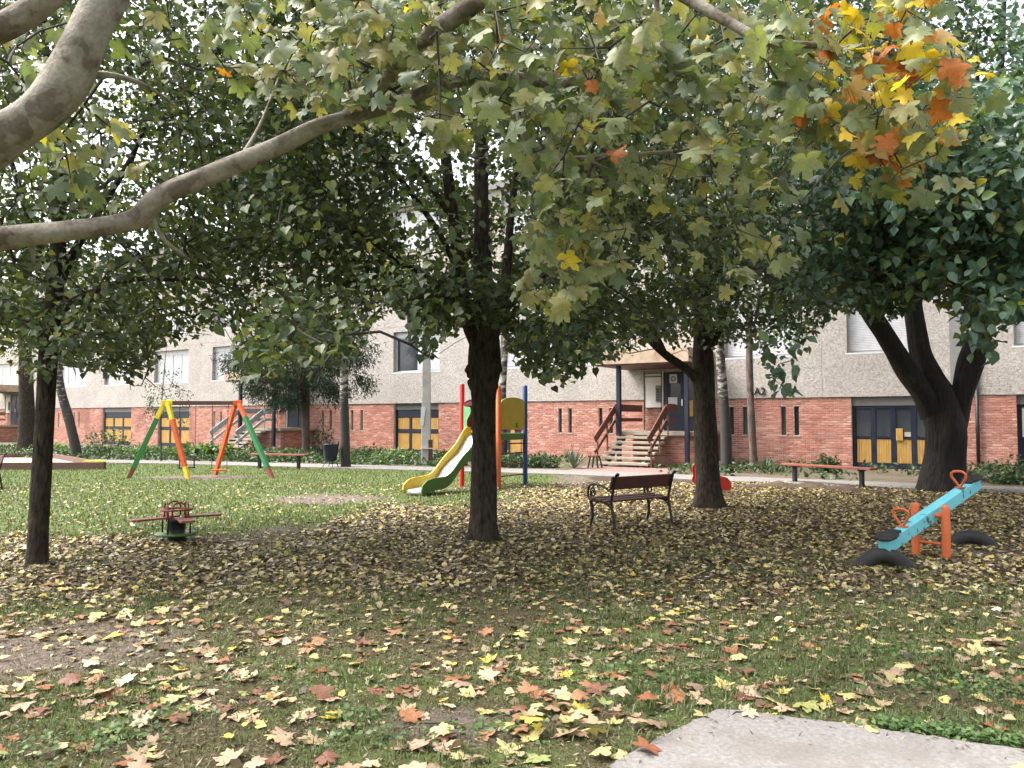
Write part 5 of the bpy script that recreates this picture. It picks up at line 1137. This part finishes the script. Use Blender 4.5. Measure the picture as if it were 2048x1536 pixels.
# ground cover of the bed, uncountable
r = np.random.default_rng(42); n = 26000; x = r.uniform(-34, 16, n); y = pathy(x) + 1.0 + r.random(n) ** 1.3 * 9
ux = (x - W0.x) * UX.x + (y - W0.y) * UX.y; ins = (x - W0.x) * IN.x + (y - W0.y) * IN.y
ok = (ins < -.25) & (fbm(x, y, .5) + .35 * sst(2, -8, x) > .58)
for k in ENT: ok &= ~((ux > ENT[k] - .8) & (ux < ENT[k] + 3.1) & (ins > -5.6))
x, y = x[ok], y[ok]; n = len(x); pos = np.stack([x, y, r.uniform(.02, .22, n)], 1)
V, F = place(pos, unit(r.normal(0, 1, (n, 3)) + [0, 0, .2]), unit(r.normal(0, .5, (n, 3)) + [0, 0, 1]), r.uniform(.08, .2, n), OVAL_V, LEAF_F)
tag(link('ground_cover', npmesh('ground_cover', V, F), MAT['bedplant']), 'low green ground cover filling the bed between path and wall', 'ground cover', kind='stuff')

# ------------------------------------------------------------------ grass
def scatter(n, y0, y1, power, seed, xm=1.1):
    r = np.random.default_rng(seed); y = (y0 ** power + (y1 ** power - y0 ** power) * r.random(n)) ** (1 / power); x = r.uniform(-1, 1, n) * (y * .70 * xm + 1.7); return r, x, y
obst = [(B1, .14), (B2, .24), (B3, .3), (B4, .6)]
def free(x, y):
    k = ~in_poly(x, y, slabpoly)
    for b_, q in obst: k &= (x - b_[0]) ** 2 + (y - b_[1]) ** 2 > q * q
    return k
def grass(name, label, n, y0, y1, power, h, w_, prob, mat, seed):
    r, x, y = scatter(n, y0, y1, power, seed); g, dt, lt, lawn, bey = zones(x, y)
    k = (r.random(n) < prob(g, dt, lt, lawn, x, y)) & free(x, y) & (y < pathy(x) - 1.0); x, y, g = x[k], y[k], g[k]; n = len(x)
    a = r.uniform(0, 6.283, n); hh_ = h * r.uniform(.45, 1.2, n) * (.7 + .5 * g); ln = r.uniform(.15, .9, n) * hh_
    base = np.stack([x, y, gz(x, y) - .004], 1); sd = np.stack([np.cos(a), np.sin(a), 0 * a], 1) * (w_ * r.uniform(.7, 1.3, n))[:, None]; bd = np.stack([-np.sin(a), np.cos(a), 0 * a], 1)
    mid = base + bd * (ln * .35)[:, None] + np.array([0, 0, .62]) * hh_[:, None]; tip = base + bd * ln[:, None] + np.array([0, 0, 1.]) * (hh_ * .92)[:, None]
    V = np.stack([base - sd, base + sd, mid + sd * .7, mid - sd * .7, tip], 1).reshape(-1, 3); o_ = np.arange(n) * 5
    F = np.concatenate([np.stack([o_, o_+1, o_+2], 1), np.stack([o_, o_+2, o_+3], 1), np.stack([o_+3, o_+2, o_+4], 1)])
    tag(link(name, npmesh(name, V, F), mat), label, 'grass', kind='stuff')
grass('grass', 'short green grass of the worn foreground turf', 240000, 3.0, 11, 1.5, .055, .0034, lambda g, d, l, lw, x, y: np.clip(g * 1.5 - .15, .06, 1) * np.clip(3.2 * vnoise(x + 11, y, 7) - .7, .1, 1), MAT['grass'], 1)
grass('dry_grass', 'brownish thatch and moss between the grass tufts', 170000, 3.0, 10.5, 1.5, .028, .0038, lambda g, d, l, lw, x, y: np.clip(.85 - .5 * g - .7 * d, .04, 1), MAT['grass_dry'], 2)
grass('lawn', 'bright green lawn around the swing and slide', 150000, 9.5, 30, 1.3, .06, .0075, lambda g, d, l, lw, x, y: np.clip(lw * (1 - d) * 1.3 - .1, 0, 1), MAT['grass'], 3)
def debris():
    r, x, y = scatter(95000, 3.0, 10.5, 1.5, 17); sl_in = in_poly(x, y, slabpoly); ed_ = np.min(np.hypot(x[:, None] - slabpoly[None, ::3, 0], y[:, None] - slabpoly[None, ::3, 1]), 1); k = free(x, y) | (sl_in & (r.random(len(x)) < .75 * np.exp(-ed_ / .07) + .012)); x, y, sl_in = x[k], y[k], sl_in[k]; n = len(x); a = r.uniform(0, 6.283, n); l_ = r.uniform(.006, .026, n); w2_ = r.uniform(.0015, .005, n)
    c = np.stack([x, y, np.where(sl_in, .029, gz(x, y)) + r.uniform(.003, .02, n) * np.where(sl_in, .3, 1)], 1); d_ = np.stack([np.cos(a), np.sin(a), r.normal(0, .35, n)], 1) * l_[:, None]; e_ = np.stack([-np.sin(a), np.cos(a), r.normal(0, .4, n)], 1) * w2_[:, None]
    V = np.stack([c - d_, c - e_, c + d_, c + e_], 1).reshape(-1, 3); tag(link('straw', npmesh('straw', V, np.arange(n * 4).reshape(-1, 4)), MAT['straw']), 'dry straw and crumbs of old leaves scattered through the turf', 'leaf debris', kind='stuff')
debris()
# clover like herbs in patches
def herbs(name, label, spots, seed, size):
    r = np.random.default_rng(seed); P = []
    for px, py, rx, ry, n in spots:
        c = gp(px, py); P.append(np.stack([c.x + r.normal(0, rx, n), c.y + r.normal(0, ry, n)], 1))
    P = np.vstack(P); k = free(P[:, 0], P[:, 1]); P = P[k]; n = len(P); pos = np.stack([P[:, 0], P[:, 1], gz(P[:, 0], P[:, 1]) + r.uniform(.008, .06, n)], 1)
    V, F = place(pos, unit(r.normal(0, 1, (n, 3)) * [1, 1, .25]), unit(r.normal(0, .35, (n, 3)) + [0, -.2, 1]), size * r.uniform(.5, 1.3, n), LEAF_V, LEAF_F)
    tag(link(name, npmesh(name, V, F), MAT['herb']), label, 'herbs', kind='stuff')
herbs('clover', 'fresh green clover patches spreading over the foreground turf', [(1780, 1462, .10, .04, 260), (1880, 1478, .14, .05, 420), (1990, 1490, .14, .05, 360), (1960, 1380, .3, .14, 420), (1800, 1310, .22, .08, 160), (170, 1500, .2, .08, 130), (230, 1475, .16, .07, 80), (330, 1440, .15, .08, 90), (700, 1440, .14, .1, 100), (1000, 1460, .18, .1, 140), (560, 1370, .3, .15, 120), (1300, 1350, .3, .12, 120), (1350, 1355, .3, .1, 200), (2000, 1190, .5, .25, 240), (300, 1300, .3, .2, 60), (760, 1480, .2, .08, 120)], 3, .030)
# ------------------------------------------------------------------ small fallen linden leaves: litter
r, x, y = scatter(200000, 3.0, 20, 1.75, 9, 1.06); g, dt, lt, lawn, bey = zones(x, y)
k = (r.random(len(x)) < np.clip(lt, 0, 1) * .95) & free(x, y) & (y < pathy(x) - .2); x, y = x[k], y[k]; n = len(x)
pos = np.stack([x, y, gz(x, y) + r.uniform(.004, .028, n)], 1)
LITV = LEAF_V.copy(); LITV[:, 2] = [.0, .03, .10, .02, .10, .03]
V, F = place(pos, unit(np.stack([r.normal(size=n), r.normal(size=n), r.normal(0, .18, n)], 1)), unit(r.normal(0, .33, (n, 3)) + [0, 0, 1]), r.uniform(.035, .078, n), LITV, LEAF_F)
tag(link('leaf_litter', npmesh('leaf_litter', V, F), MAT['litter']), 'carpet of small yellow and brown linden leaves under the trees', 'leaf litter', kind='stuff')
# ------------------------------------------------------------------ large fallen plane leaves
dry = []
for k in range(6):
    V, F = plane_leaf(40 + k, .10 + .06 * (k % 3), [.10, .22, .34, -.12, .16, -.20][k]); V = V.copy(); V[:, 2] -= V[:, 2].min(); me = npmesh('fallen_leaf', V, PLT); me.materials.append(MAT['dry_leaf_one'])
    me.polygons.foreach_set('use_smooth', np.ones(len(me.polygons), bool)); dry.append((me, V))
KIND = [('tan', [(.42, .30, .19), (.36, .25, .15), (.48, .37, .24), (.40, .28, .19), (.30, .21, .14)]), ('rust brown', [(.26, .10, .05), (.30, .13, .06), (.20, .09, .06), (.34, .17, .09)]), ('pale yellow', [(.50, .41, .16), (.56, .46, .20), (.47, .40, .18)]), ('bright yellow', [(.62, .50, .08), (.60, .46, .05)]), ('greenish', [(.30, .31, .10), (.26, .29, .11)])]
r = np.random.default_rng(88); spots = []
while len(spots) < 250:
    py = 1130 + 430 * r.random() ** .8; px = r.uniform(-20, 2070); p = gp(px, py)
    if fbm(p.x + 50, p.y, 1.3) + .25 * r.random() < .5: continue
    if bool(in_poly(np.array([p.x]), np.array([p.y]), slabpoly)[0]) and r.random() > .12: continue
    spots.append((p.x, p.y, 0))
for k in range(26): p = gp(r.normal(1190, 75), r.normal(1440, 32)); spots.append((p.x, p.y, k * .004))
for px, py in ((560, 1410), (600, 1440), (540, 1395), (1230, 1420), (890, 1475), (1295, 1512), (1690, 1450), (1500, 1440), (1760, 1410), (1700, 1400), (270, 1255), (240, 1240), (640, 1400), (420, 1390), (1060, 1350), (970, 1270), (800, 1270), (470, 1300), (1180, 1490), (1380, 1250), (90, 1430), (60, 1400), (1900, 1290), (2020, 1280)): p = gp(px, py); spots.append((p.x, p.y, 0))
for px_, py_, dz in spots[:300]:
    kd = r.choice(5, p=[.44, .21, .22, .05, .08]); nm, cols = KIND[kd]; c = cols[r.integers(0, len(cols))]; q = r.integers(0, 6); s_ = r.uniform(.05, .105); a = r.uniform(0, 6.283)
    n_ = unit(np.array([r.normal(0, .16), r.normal(0, .16), 1.0])); X2, Y2_, Z2 = basis(np.array([math.cos(a), math.sin(a), 0.]), n_)
    Vw = dry[q][1] * s_; low = (Vw @ np.stack([X2, Y2_, Z2]))[:, 2].min(); onslab = bool(in_poly(np.array([px_]), np.array([py_]), slabpoly)[0])
    z = (.030 if onslab else GZ(px_, py_) + .004) - low + dz
    ob = leaf_object('fallen_leaf', dry[q][0], (px_, py_, z), X2, Y2_, Z2, s_, c)
    zz = zones(px_, py_); dn = np.min(np.hypot(slabpoly[:, 0] - px_, slabpoly[:, 1] - py_))
    where = 'lying on the concrete paving' if onslab else 'in the heap of leaves by the paving' if dz > 0 else 'lying beside the concrete paving' if dn < .3 else 'lying on bare earth' if zz[1] > .55 else 'lying among small leaf litter' if zz[2] > .3 else 'lying on green grass' if zz[0] > .5 else 'lying on mossy brown turf'
    lab = ('big ' if s_ > .085 else 'medium ' if s_ > .067 else 'small ') + ('curled ' if q in (1, 2) else 'domed ' if q in (3, 5) else 'flat ') + nm + ' plane leaf ' + where
    tag(ob, lab, 'leaf', lab)
# further plane leaves, farther back, too many to count
r = np.random.default_rng(99); nf = 620; pyf = 1110 + 330 * r.random(nf) ** 1.1; pxf = r.uniform(-30, 2080, nf); Pf = np.array([list(gp(a_, b_)) for a_, b_ in zip(pxf, pyf)]); kf = free(Pf[:, 0], Pf[:, 1]) & (fbm(Pf[:, 0] + 50, Pf[:, 1], 1.3) + .3 * r.random(nf) > .56); Pf = Pf[kf]; nf = len(Pf)
allc = np.array([c for _, cs in KIND[:3] for c in cs]); cf = allc[r.integers(0, len(allc), nf)]; Pf[:, 2] = gz(Pf[:, 0], Pf[:, 1]) + .006; vf = r.integers(0, 6, nf); Vs, Fs, Cs = [], [], []; off = 0
for q in range(6):
    mk = vf == q; aa_ = r.uniform(0, 6.283, mk.sum()); V, F = place(Pf[mk], np.stack([np.cos(aa_), np.sin(aa_), 0 * aa_], 1), unit(r.normal(0, .18, (mk.sum(), 3)) + [0, 0, 1]), r.uniform(.04, .095, mk.sum()), dry[q][1], PLT); Vs.append(V); Fs.append(F + off); off += len(V); Cs.append(np.repeat(np.c_[cf[mk], np.ones(mk.sum())], len(dry[q][1]), 0))
tag(link('plane_leaf_litter', npmesh('plane_leaf_litter', np.vstack(Vs), np.vstack(Fs), {'col': ('FLOAT_COLOR', np.vstack(Cs))}), leafmat('dry_leaf', src='attr', trans=.12, rough=.6, blotch=((.13, .06, .025), 12, .6)), None, True), 'many dry plane leaves drifted over the middle of the turf', 'leaf litter', kind='stuff')
# twigs on the ground
for k, (px, py, ln, a, lab) in enumerate([(860, 1455, .32, .35, 'thin bent twig lying on bare earth'), (1485, 1436, .16, .5, 'short twig lying at the corner of the concrete paving'), (1560, 1245, .5, -.35, 'long straight twig lying across the turf')]):
    p = gp(px, py); pts_ = [(-ln / 2, 0, .012), (-ln / 6, .02, .02), (ln / 6, -.01, .018), (ln / 2, .02, .014)]; b = MB(); b.tube(spline(pts_, .03), .004, 6); ob = b.build('twig', MAT['twig'], None, True)
    ob.location = (p.x, p.y, GZ(p.x, p.y) + (.02 if k == 1 else 0)); ob.rotation_euler = (0, 0, a); tag(ob, lab, 'twig')
